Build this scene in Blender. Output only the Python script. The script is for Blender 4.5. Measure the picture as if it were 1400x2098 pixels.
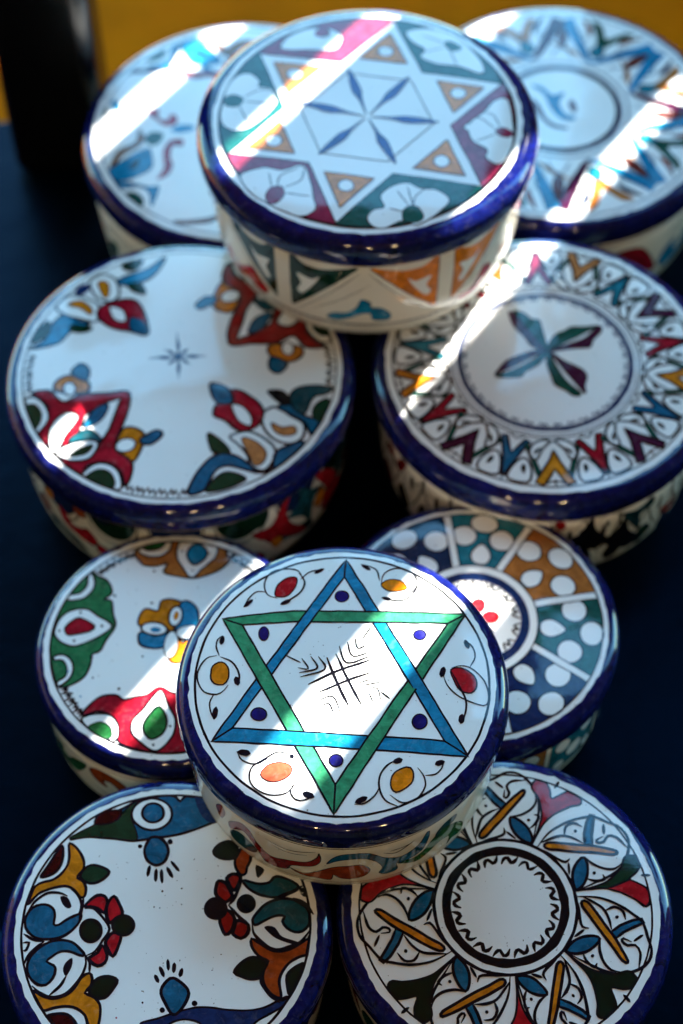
import bpy, bmesh, math, random
from mathutils import Vector, Matrix, noise
from mathutils.geometry import delaunay_2d_cdt

# ------------------------------------------------------------------ clean scene
for o in list(bpy.data.objects): bpy.data.objects.remove(o)
scene = bpy.context.scene
COL = scene.collection
R_ = math.radians
ZA = 0.112                      # height of the lids of the large boxes above the table

# ------------------------------------------------------------------ camera
cam = bpy.data.cameras.new('camera')
cam.sensor_fit = 'VERTICAL'; cam.sensor_height = 36.0; cam.sensor_width = 24.0
cam.lens = 65.2
cam.clip_start = 0.02; cam.clip_end = 500
cam.dof.use_dof = True; cam.dof.focus_distance = 1.06; cam.dof.aperture_fstop = 3.4
co = bpy.data.objects.new('camera', cam); COL.objects.link(co)
co.matrix_world = Matrix.Translation((0, 0, 1.0 + ZA)) @ Matrix.Rotation(R_(34.32), 4, 'X') @ Matrix.Rotation(R_(-0.58), 4, 'Z')
scene.camera = co

# ------------------------------------------------------------------ sky, sun, exposure
SUN_AZ = R_(53.0)               # measured from +X towards +Y: the sun stands behind and to the right
SUN_EL = R_(36.0)
w = bpy.data.worlds.new('World'); scene.world = w; w.use_nodes = True
nt = w.node_tree; nt.nodes.clear()
sky = nt.nodes.new('ShaderNodeTexSky'); sky.sky_type = 'NISHITA'; sky.sun_disc = False
sky.sun_elevation = SUN_EL; sky.sun_rotation = math.pi / 2 - SUN_AZ
sky.air_density = 1.0; sky.dust_density = 0.0; sky.ozone_density = 1.0
bg = nt.nodes.new('ShaderNodeBackground'); bg.inputs['Strength'].default_value = 0.15
wo = nt.nodes.new('ShaderNodeOutputWorld')
wb = nt.nodes.new('ShaderNodeMix'); wb.data_type = 'RGBA'; wb.blend_type = 'MULTIPLY'; wb.inputs[0].default_value = 1.0
wb.inputs[7].default_value = (0.63, 1.05, 1.02, 1)      # the camera's cool white balance on the open sky
nt.links.new(sky.outputs[0], wb.inputs[6]); nt.links.new(wb.outputs[2], bg.inputs[0]); nt.links.new(bg.outputs[0], wo.inputs[0])
sl = bpy.data.lights.new('sun', 'SUN'); sl.energy = 5.0; sl.angle = R_(0.35); sl.color = (1.0, 0.95, 0.87)
so = bpy.data.objects.new('sun', sl); COL.objects.link(so)
sd = Vector((math.cos(SUN_EL) * math.cos(SUN_AZ), math.cos(SUN_EL) * math.sin(SUN_AZ), math.sin(SUN_EL)))
so.rotation_euler = sd.to_track_quat('Z', 'Y').to_euler(); so.location = sd * 4
for lx, ly, lz, lw in ((-.34, -.55, 1.62, 1.2), (.06, -.95, 1.70, 1.1), (.46, -.60, 1.62, .9)):     # the stall's small warm bulbs behind the camera
    pl = bpy.data.lights.new('warm_bulb', 'POINT'); pl.energy = lw; pl.color = (1.0, .74, .44); pl.shadow_soft_size = .022
    po = bpy.data.objects.new('warm_bulb', pl); COL.objects.link(po); po.location = (lx, ly, lz)
scene.view_settings.view_transform = 'Standard'; scene.view_settings.look = 'None'
scene.view_settings.exposure = 3.2; scene.view_settings.gamma = 1.0
scene.view_settings.use_curve_mapping = False
scene.render.engine = 'CYCLES'

# ------------------------------------------------------------------ materials
MATS = {}
def nodes(name):
    m = bpy.data.materials.new(name); m.use_nodes = True
    t = m.node_tree; b = t.nodes['Principled BSDF']
    return m, t, b
def mixnode(t, fac, a, b, blend='MIX'):
    n = t.nodes.new('ShaderNodeMix'); n.data_type = 'RGBA'; n.blend_type = blend
    for s, v in ((0, fac), (6, a), (7, b)):
        if isinstance(v, bpy.types.NodeSocket): t.links.new(v, n.inputs[s])
        else: n.inputs[s].default_value = v if s == 0 else (*v, 1)
    return n.outputs[2]
def tex(t, scale, detail=3, rough=0.6, vec=None, dist=0.0):
    n = t.nodes.new('ShaderNodeTexNoise'); n.inputs['Scale'].default_value = scale
    n.inputs['Detail'].default_value = detail; n.inputs['Roughness'].default_value = rough
    n.inputs['Distortion'].default_value = dist
    if vec is not None: t.links.new(vec, n.inputs['Vector'])
    return n.outputs[0]
def rng(t, v, a, b, c=0.0, d=1.0):
    n = t.nodes.new('ShaderNodeMapRange'); t.links.new(v, n.inputs[0])
    for i, x in enumerate((a, b, c, d)): n.inputs[1 + i].default_value = x
    return n.outputs[0]
def coords(t):
    n = t.nodes.new('ShaderNodeTexCoord'); return n.outputs['Object']
def glaze_bump(t, b, vec, k=1.0):
    h1 = tex(t, 22, 2, 0.5, vec); h2 = tex(t, 260, 3, 0.6, vec)
    add = t.nodes.new('ShaderNodeMath'); add.operation = 'MULTIPLY_ADD'
    t.links.new(h2, add.inputs[0]); add.inputs[1].default_value = 0.035; t.links.new(h1, add.inputs[2])
    bp = t.nodes.new('ShaderNodeBump'); bp.inputs['Strength'].default_value = 0.45 * k
    bp.inputs['Distance'].default_value = 0.0012
    t.links.new(add.outputs[0], bp.inputs['Height']); t.links.new(bp.outputs[0], b.inputs['Normal'])
def white_glaze(name='white_glaze', base=(0.82, 0.825, 0.81), specks=True):
    m, t, b = nodes(name); v = coords(t)
    c = mixnode(t, rng(t, tex(t, 9, 3, .6, v), .35, .7), base, tuple(x * y for x, y in zip(base, (.94, .935, .91))))
    if specks:
        sp = rng(t, tex(t, 520, 1, .5, v), .765, .79)
        c = mixnode(t, sp, c, (0.16, 0.10, 0.06))
    t.links.new(c, b.inputs['Base Color']); b.inputs['Roughness'].default_value = 0.045
    b.inputs['IOR'].default_value = 1.46
    glaze_bump(t, b, v); MATS[name] = m; return m
def paint(name, col, var=0.55, thin=0.18):
    m, t, b = nodes('paint_' + name); v = coords(t)
    lo = tuple(x * (1 - var) for x in col); hi = tuple(min(1, x * (1 + var * .45)) for x in col)
    n1 = rng(t, tex(t, 95, 4, .65, v, 1.2), .3, .72)
    c = mixnode(t, n1, lo, hi)
    mp = t.nodes.new('ShaderNodeMapping'); t.links.new(v, mp.inputs[0])
    mp.inputs['Rotation'].default_value = (0, 0, sum(col) * 5.0); mp.inputs['Scale'].default_value = (90, 620, 90)
    br = rng(t, tex(t, 1.0, 2, .5, mp.outputs[0]), .38, .66)                      # brush hairs
    c = mixnode(t, rng(t, br, 0, 1, .0, .38), c, tuple(x * .62 for x in col))
    n2 = rng(t, tex(t, 240, 3, .6, v, .6), .56, .82, 0, thin)
    c = mixnode(t, n2, c, (0.72, 0.72, 0.70))
    t.links.new(c, b.inputs['Base Color']); b.inputs['Roughness'].default_value = 0.05
    b.inputs['IOR'].default_value = 1.46
    glaze_bump(t, b, v, 1.25); MATS[name] = m; return m
white_glaze('white'); white_glaze('cream', (0.76, 0.71, 0.61))
PAINTS = dict(
    cobalt=(.012, .013, .16), rim=(.005, .010, .115), ink=(.006, .007, .012), line=(.005, .007, .016),
    azure=(.010, .27, .50), blue=(.008, .14, .27), jade=(.05, .36, .17), jade2=(.02, .20, .08), green=(.02, .17, .045),
    forest=(.008, .045, .022), deepgreen=(.006, .018, .010), pine=(.006, .09, .062), pine2=(.010, .12, .10),
    orange=(.98, .27, .010), amber=(.80, .25, .012), tan=(.52, .18, .04), peach=(.62, .24, .08), rust=(.42, .065, .010),
    red=(.58, .012, .022), red2=(.36, .012, .010), crimson=(.44, .010, .028), sunlit_red=(.70, .10, .05), maroon=(.055, .004, .006),
    maroon2=(.16, .03, .025), magenta=(.36, .03, .08), teal=(.010, .10, .13), teal2=(.008, .075, .10), navy=(.008, .03, .12),
    navyblue=(.006, .035, .10), plum=(.075, .010, .045), brown=(.30, .10, .02), yellow=(.85, .32, .02), sea=(.015, .22, .30), clear=(.95, .30, .03), petalblue=(.01, .05, .30))
for k, c in PAINTS.items():
    c = tuple(.82 * x for x in c)
    paint(k, c, .8 if k == 'rim' else .55, 0.0 if k in ('ink', 'line', 'deepgreen', 'maroon', 'forest') else (.05 if k in ('rim', 'cobalt', 'navy') else .09))
def plain(name, col, rough=.5, nscale=30, var=.25, bump=.2, bd=.002, spec=.5, tint=None):
    m, t, b = nodes(name); v = coords(t)
    c = mixnode(t, rng(t, tex(t, nscale, 4, .6, v), .3, .7), tuple(x * (1 - var) for x in col), tuple(min(1, x * (1 + var)) for x in col))
    t.links.new(c, b.inputs['Base Color']); b.inputs['Roughness'].default_value = rough; b.inputs['Specular IOR Level'].default_value = spec
    if tint: b.inputs['Specular Tint'].default_value = (*tint, 1)
    bp = t.nodes.new('ShaderNodeBump'); bp.inputs['Strength'].default_value = bump; bp.inputs['Distance'].default_value = bd
    t.links.new(tex(t, nscale * 6, 4, .6, v), bp.inputs['Height']); t.links.new(bp.outputs[0], b.inputs['Normal'])
    MATS[name] = m; return m
plain('table_blue', (.0001, .0014, .0045), .32, 7, .6, .2, .003, spec=.08, tint=(.12, .45, 1.0))
plain('ochre', (.46, .105, .0), .95, 8, .15, .3, spec=.02)
plain('post_black', (.003, .003, .003), .25, 60, .2, .1, spec=.35)
plain('clay', (.42, .27, .17), .6, 80, .3, .4)
plain('wood', (.10, .06, .035), .7, 18, .3, .3)
plain('canvas', (.10, .07, .04), .9, 60, .2, .3)

# ------------------------------------------------------------------ helpers
def link(name, me, mat=None, parent=None):
    o = bpy.data.objects.new(name, me); COL.objects.link(o)
    if mat is not None:
        for mm in (mat if isinstance(mat, (list, tuple)) else [mat]): me.materials.append(MATS[mm])
    if parent is not None: o.parent = parent
    return o
def from_bm(name, bm, mat, parent=None, smooth=True):
    me = bpy.data.meshes.new(name); bm.to_mesh(me); bm.free()
    if smooth:
        for f in me.polygons: f.use_smooth = True
    return link(name, me, mat, parent)
def tag(o, label, cat, group=None):
    o['label'] = label; o['category'] = cat
    if group: o['group'] = group
    return o
def box_bm(bm, x0, x1, y0, y1, z0, z1, bev=0.0):
    r = bmesh.ops.create_cube(bm, size=1.0)
    for v in r['verts']:
        v.co = Vector((x0 + (v.co.x + .5) * (x1 - x0), y0 + (v.co.y + .5) * (y1 - y0), z0 + (v.co.z + .5) * (z1 - z0)))
    if bev:
        es = list({e for v in r['verts'] for e in v.link_edges})
        bmesh.ops.bevel(bm, geom=es, offset=bev, segments=4, profile=.5, affect='EDGES')
def catmull(pts, closed, step):
    P = [Vector(p) for p in pts]; n = len(P); out = []
    if n == 2 and not closed:
        k = max(6, int((P[1] - P[0]).length / step)); return [P[0].lerp(P[1], i / k) for i in range(k + 1)]
    m = n if closed else n - 1
    for i in range(m):
        if closed: a, b, c, d = P[i - 1], P[i], P[(i + 1) % n], P[(i + 2) % n]
        else:
            b, c = P[i], P[i + 1]; a = P[i - 1] if i else b * 2 - c; d = P[i + 2] if i + 2 < n else c * 2 - b
        k = max(2, min(10, int((c - b).length / step)))
        for j in range(k):
            t = j / k
            out.append(.5 * ((2 * b) + (c - a) * t + (2 * a - 5 * b + 4 * c - d) * t * t + (3 * b - a - 3 * c + d) * t ** 3))
    if not closed: out.append(P[-1])
    return out
def straight(pts, closed, step):
    P = [Vector(p) for p in pts]; out = []
    for i in range(len(P) if closed else len(P) - 1):
        a, b = P[i], P[(i + 1) % len(P)]; k = max(1, int((b - a).length / step))
        out += [a.lerp(b, j / k) for j in range(k)]
    if not closed: out.append(P[-1])
    return out

LAYER_BASE, LAYER_STEP = 6e-5, 1.0e-5
class Painter:
    """Lays brush-painted glaze shapes on a surface given by fn(u, v, height) -> point (u, v in units of the radius)."""
    def __init__(self, fn, parent, unit, seed=0, wob=.004):
        self.fn, self.parent, self.unit = fn, parent, unit
        self.rows = []; self.out = {}; self.rnd = random.Random(seed); self.seed = seed; self.wob = wob
        self.grid = 0.0045 / unit
    def layer(self, pts):
        x0 = min(p[0] for p in pts); x1 = max(p[0] for p in pts); y0 = min(p[1] for p in pts); y1 = max(p[1] for p in pts)
        l = 1
        for a in self.rows:
            if a[0] < x1 and a[1] > x0 and a[2] < y1 and a[3] > y0: l = max(l, a[4] + 1)
        l = min(l, 80)
        self.rows.append((x0, x1, y0, y1, l)); return LAYER_BASE + LAYER_STEP * l
    def wobble(self, pts, k=1.0):
        res = []
        for p in pts:
            q = Vector((p[0] * 9 + self.seed * 3.7, p[1] * 9, 1.3))
            res.append(Vector((p[0] + self.wob * k * noise.noise(q), p[1] + self.wob * k * noise.noise(q + Vector((7, 3, 5))))))
        return res
    def fill(self, name, col, pts, smooth=1, o=0, oc='line', clip=None):
        P = catmull(pts, True, .02) if smooth else straight(pts, True, .03)
        P = self.wobble(P)
        if clip: P = [p if p.length <= clip else p * (clip / p.length) for p in P]
        h = self.layer(P)
        cv, _, cf, *_ = delaunay_2d_cdt([Vector((p.x, p.y)) for p in P], [], [list(range(len(P)))], 1, 1e-6)
        bm = bmesh.new(); vs = [bm.verts.new((p.x, p.y, 0)) for p in cv]
        for t in cf:
            try: bm.faces.new([vs[i] for i in t])
            except ValueError: pass
        for ax in (0, 1):
            lo = min(p[ax] for p in P); hi = max(p[ax] for p in P); k = math.ceil(lo / self.grid)
            while k * self.grid < hi:
                c = [0, 0, 0]; c[ax] = k * self.grid; n = [0, 0, 0]; n[ax] = 1
                bmesh.ops.bisect_plane(bm, geom=bm.verts[:] + bm.edges[:] + bm.faces[:], plane_co=c, plane_no=n, dist=1e-6)
                k += 1
        self.finish(bm, h, name, col)
        if o: self.stroke(P, o, oc, closed=True, raw=True)
    def finish(self, bm, h, name, col):
        for v in bm.verts: v.co = self.fn(v.co.x, v.co.y, h)
        for v in [v for v in bm.verts if not v.link_faces]: bm.verts.remove(v)
        bm.normal_update()
        c = sum((f.normal * f.calc_area() for f in bm.faces), Vector())
        m = sum((f.calc_center_median() for f in bm.faces), Vector()) / max(1, len(bm.faces))
        ref = self.fn.normal(m)
        for f in bm.faces:
            if f.normal.dot(ref) < 0: f.normal_flip()
        from_bm(name, bm, col, self.parent)
    def stroke(self, pts, wd, col='line', closed=False, raw=False, smooth=1, taper=.35, name=None):
        P = list(pts) if raw else self.wobble(catmull(pts, closed, .02) if smooth else straight(pts, closed, .03), .7)
        if len(P) < 2: return
        h = self.layer(P); n = len(P); L = []; Rr = []; ph = self.rnd.random() * 9
        for i, p in enumerate(P):
            a = P[i - 1] if (i or closed) else p; b = P[(i + 1) % n] if (i < n - 1 or closed) else p
            d = (b - a); d = d.normalized() if d.length > 1e-9 else Vector((1, 0)); nn = Vector((-d.y, d.x))
            k = wd * .5 * (1 + .22 * noise.noise(Vector((p.x * 14 + ph, p.y * 14, ph))))
            if not closed:
                e = min(i, n - 1 - i) / max(1, n * .18)
                k *= taper + (1 - taper) * min(1, e) if n > 4 else 1
            L.append(p + nn * k); Rr.append(p - nn * k)
        bm = bmesh.new(); self.out.setdefault((name or 'painted_outline', col), []).append(bm)
        if not closed:
            def cap(i, j):
                d = (P[i] - P[j]); d = d.normalized() if d.length > 1e-9 else Vector((1, 0)); w_ = (L[i] - Rr[i]).length * .5
                return P[i] + d * w_ * .8
            c0, c1 = cap(0, 1), cap(n - 1, n - 2)
        mk = lambda q: bm.verts.new(self.fn(q.x, q.y, h))
        vl = [mk(q) for q in L]; vr = [mk(q) for q in Rr]
        def face(f):
            f = bm.faces.new(f); f.normal_update()
            if f.normal.dot(self.fn.normal(f.calc_center_median())) < 0: f.normal_flip()
        for i in range(n if closed else n - 1):
            j = (i + 1) % n; face((vl[i], vr[i], vr[j], vl[j]))
        if not closed:
            a = mk(c0); face((a, vr[0], vl[0])); a = mk(c1); face((a, vl[-1], vr[-1]))
    def dot(self, x, y, r, col='line', ry=None, rot=0, name='painted_dot', o=0):
        ry = ry or r; pts = []
        for k in range(10):
            a = k * math.tau / 10; u, v = r * math.cos(a), ry * math.sin(a)
            pts.append((x + u * math.cos(rot) - v * math.sin(rot), y + u * math.sin(rot) + v * math.cos(rot)))
        self.fill(name, col, pts, 1, o)
    def ring(self, r, wd, col='line', n=120, name='painted_ring', a0=0, a1=math.tau):
        full = abs(a1 - a0 - math.tau) < 1e-6
        pts = [(r * math.cos(a0 + (a1 - a0) * k / n), r * math.sin(a0 + (a1 - a0) * k / n)) for k in range(n + (0 if full else 1))]
        self.stroke(self.wobble([Vector(p) for p in pts], .9), wd, col, closed=full, raw=True, name=name)
    def play(self, items, clip=None, k=1.0):
        for it in items:
            if it[0] == 'F': self.fill(it[1], it[2], it[6], it[3], it[4] * k, it[5], clip)
            else: self.stroke(it[4], it[2] * k, it[1])
    def done(self):
        for (nm, col), bms in self.out.items():
            if len(bms) <= 24 or nm != 'painted_outline':
                for bm in bms: from_bm('painted_line' if nm == 'painted_outline' else nm, bm, col, self.parent)
                continue
            big = bmesh.new()                       # the many hair-thin pen lines of one lid stay one part
            for bm in bms:
                me = bpy.data.meshes.new('tmp'); bm.to_mesh(me); bm.free(); big.from_mesh(me); bpy.data.meshes.remove(me)
            o = from_bm(nm, big, col, self.parent); o['kind'] = 'stuff'
class LidFn:
    def __init__(self, R, H): self.R, self.H = R, H
    def __call__(self, u, v, h):
        r2 = u * u + v * v
        return Vector((u * self.R, v * self.R, lid_z(self.H, math.sqrt(r2)) + h))
    def normal(self, p): return Vector((0, 0, 1))
class WallFn:
    def __init__(self, prof): self.prof = prof; self.R = prof[0][0]
    def rad(self, z):
        pr = self.prof
        for (r0, z0), (r1, z1) in zip(pr, pr[1:]):
            if z1 <= z <= z0: return r1 + (r0 - r1) * (z - z1) / max(1e-9, z0 - z1)
        return pr[0][0] if z > pr[0][1] else pr[-1][0]
    def __call__(self, th, zz, h):
        z = min(max(zz * self.R, .001), self.prof[0][1]); r = self.rad(z) + h
        return Vector((r * math.sin(th), -r * math.cos(th), z))
    def normal(self, p): return Vector((p.x, p.y, 0)).normalized()
DOME = 0.0021
def lid_z(H, rr): return H - DOME * min(rr, 1.0) ** 4

def revolve(prof, n, mats, seed, wob=0.0, wobi=(), flat=-1):
    """prof: list of (radius, z); mats: material index per ring gap."""
    bm = bmesh.new(); rings = []
    for i, (r, z) in enumerate(prof):
        if r < 1e-6: rings.append([bm.verts.new((0, 0, z))]); continue
        ring = []
        for k in range(n):
            a = math.tau * k / n
            q = Vector((math.cos(a) * 2.2 + seed * 5.1, math.sin(a) * 2.2, i * .02))
            rr = r * (1 + .0028 * noise.noise(q)) if i >= flat else r; zz = z + (.0004 * noise.noise(q + Vector((3, 9, 4))) if i > flat else 0)
            if i in wobi:
                rr += wob * (noise.noise(Vector((math.cos(a) * 14 + seed, math.sin(a) * 14, 0))) + .4 * noise.noise(Vector((math.cos(a) * 40, math.sin(a) * 40, seed))))
            ring.append(bm.verts.new((rr * math.cos(a), rr * math.sin(a), zz)))
        rings.append(ring)
    for i in range(len(rings) - 1):
        A, B = rings[i], rings[i + 1]
        for k in range(n):
            j = (k + 1) % n
            if len(A) == 1: f = bm.faces.new((A[0], B[k], B[j]))
            elif len(B) == 1: f = bm.faces.new((A[k], B[0], A[j]))
            else: f = bm.faces.new((A[k], B[k], B[j], A[j]))
            f.material_index = mats[i]
    bmesh.ops.recalc_face_normals(bm, faces=bm.faces[:])
    return bm

BOXES = {}
def make_box(key, cx, cy, zbase, H, R, Rout, label, big, tilt=(0, 0), wall_white='cream'):
    root = bpy.data.objects.new('ceramic_box', None); COL.objects.link(root)
    root.location = (cx, cy, zbase); root.rotation_euler = (R_(tilt[0]), R_(tilt[1]), 0)
    root.empty_display_size = .02
    tag(root, label, 'ceramic box', 'painted round ceramic boxes with blue rims')
    hl = .0225 if big else .0195; e = Rout - R
    rings = [0, .2, .35, .45, .52, .58, .63, .68, .72, .76, .80, .83, .86, .89, .92, .945, .97, 1.0]
    prof = [(R * q, lid_z(H, q)) for q in rings]; nw = len(prof)
    zt = lid_z(H, 1.0); dv = .0095
    for k in range(1, 9):
        a = k / 8 * math.pi / 2
        prof.append((R + e * math.sin(a), zt - dv * (1 - math.cos(a))))
    prof += [(Rout + .0004, zt - dv - .004), (Rout, H - hl + .0022), (Rout - .0006, H - hl + .0008), (Rout - .002, H - hl), (Rout - .009, H - hl), (Rout - .010, H - hl + .004), (0, H - hl + .006)]
    mats = [0] * (nw - 1) + [1] * (len(prof) - nw - 5) + [2] * 5
    bm = revolve(prof, 144, mats, key, .0012, (nw - 1,), nw - 1)
    lid = from_bm('lid', bm, ['white', 'rim', 'clay'], root)
    Rb = R + .0045
    top = H - hl - .0012
    if big: wp = [(Rb, top), (Rb, top - .02), (Rb - .0005, .050), (Rb - .0015, .034), (Rb - .0035, .02), (Rb - .0065, .010), (Rb - .0095, .004), (Rb - .0125, .0012), (Rb - .015, 0)]
    else: wp = [(Rb, top), (Rb, top - .015), (Rb - .0002, .030), (Rb - .0004, .016), (Rb - .001, .007), (Rb - .002, .002), (Rb - .0035, 0)]
    inner = [(0, top - .002), (Rb - .008, top - .002), (Rb - .006, top)]
    prof = inner + wp + [(0, .0008)]
    bm = revolve(prof, 144, [0] * (len(prof) - 1), key + 20, flat=99)
    body = from_bm('body', bm, [wall_white], root)
    lp = Painter(LidFn(R, H), lid, R, key); bp = Painter(WallFn(wp), body, Rb, key + 50)
    bp.fn.R = Rb
    BOXES[key] = (lp, bp, Rb, top)
    return lp, bp

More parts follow.
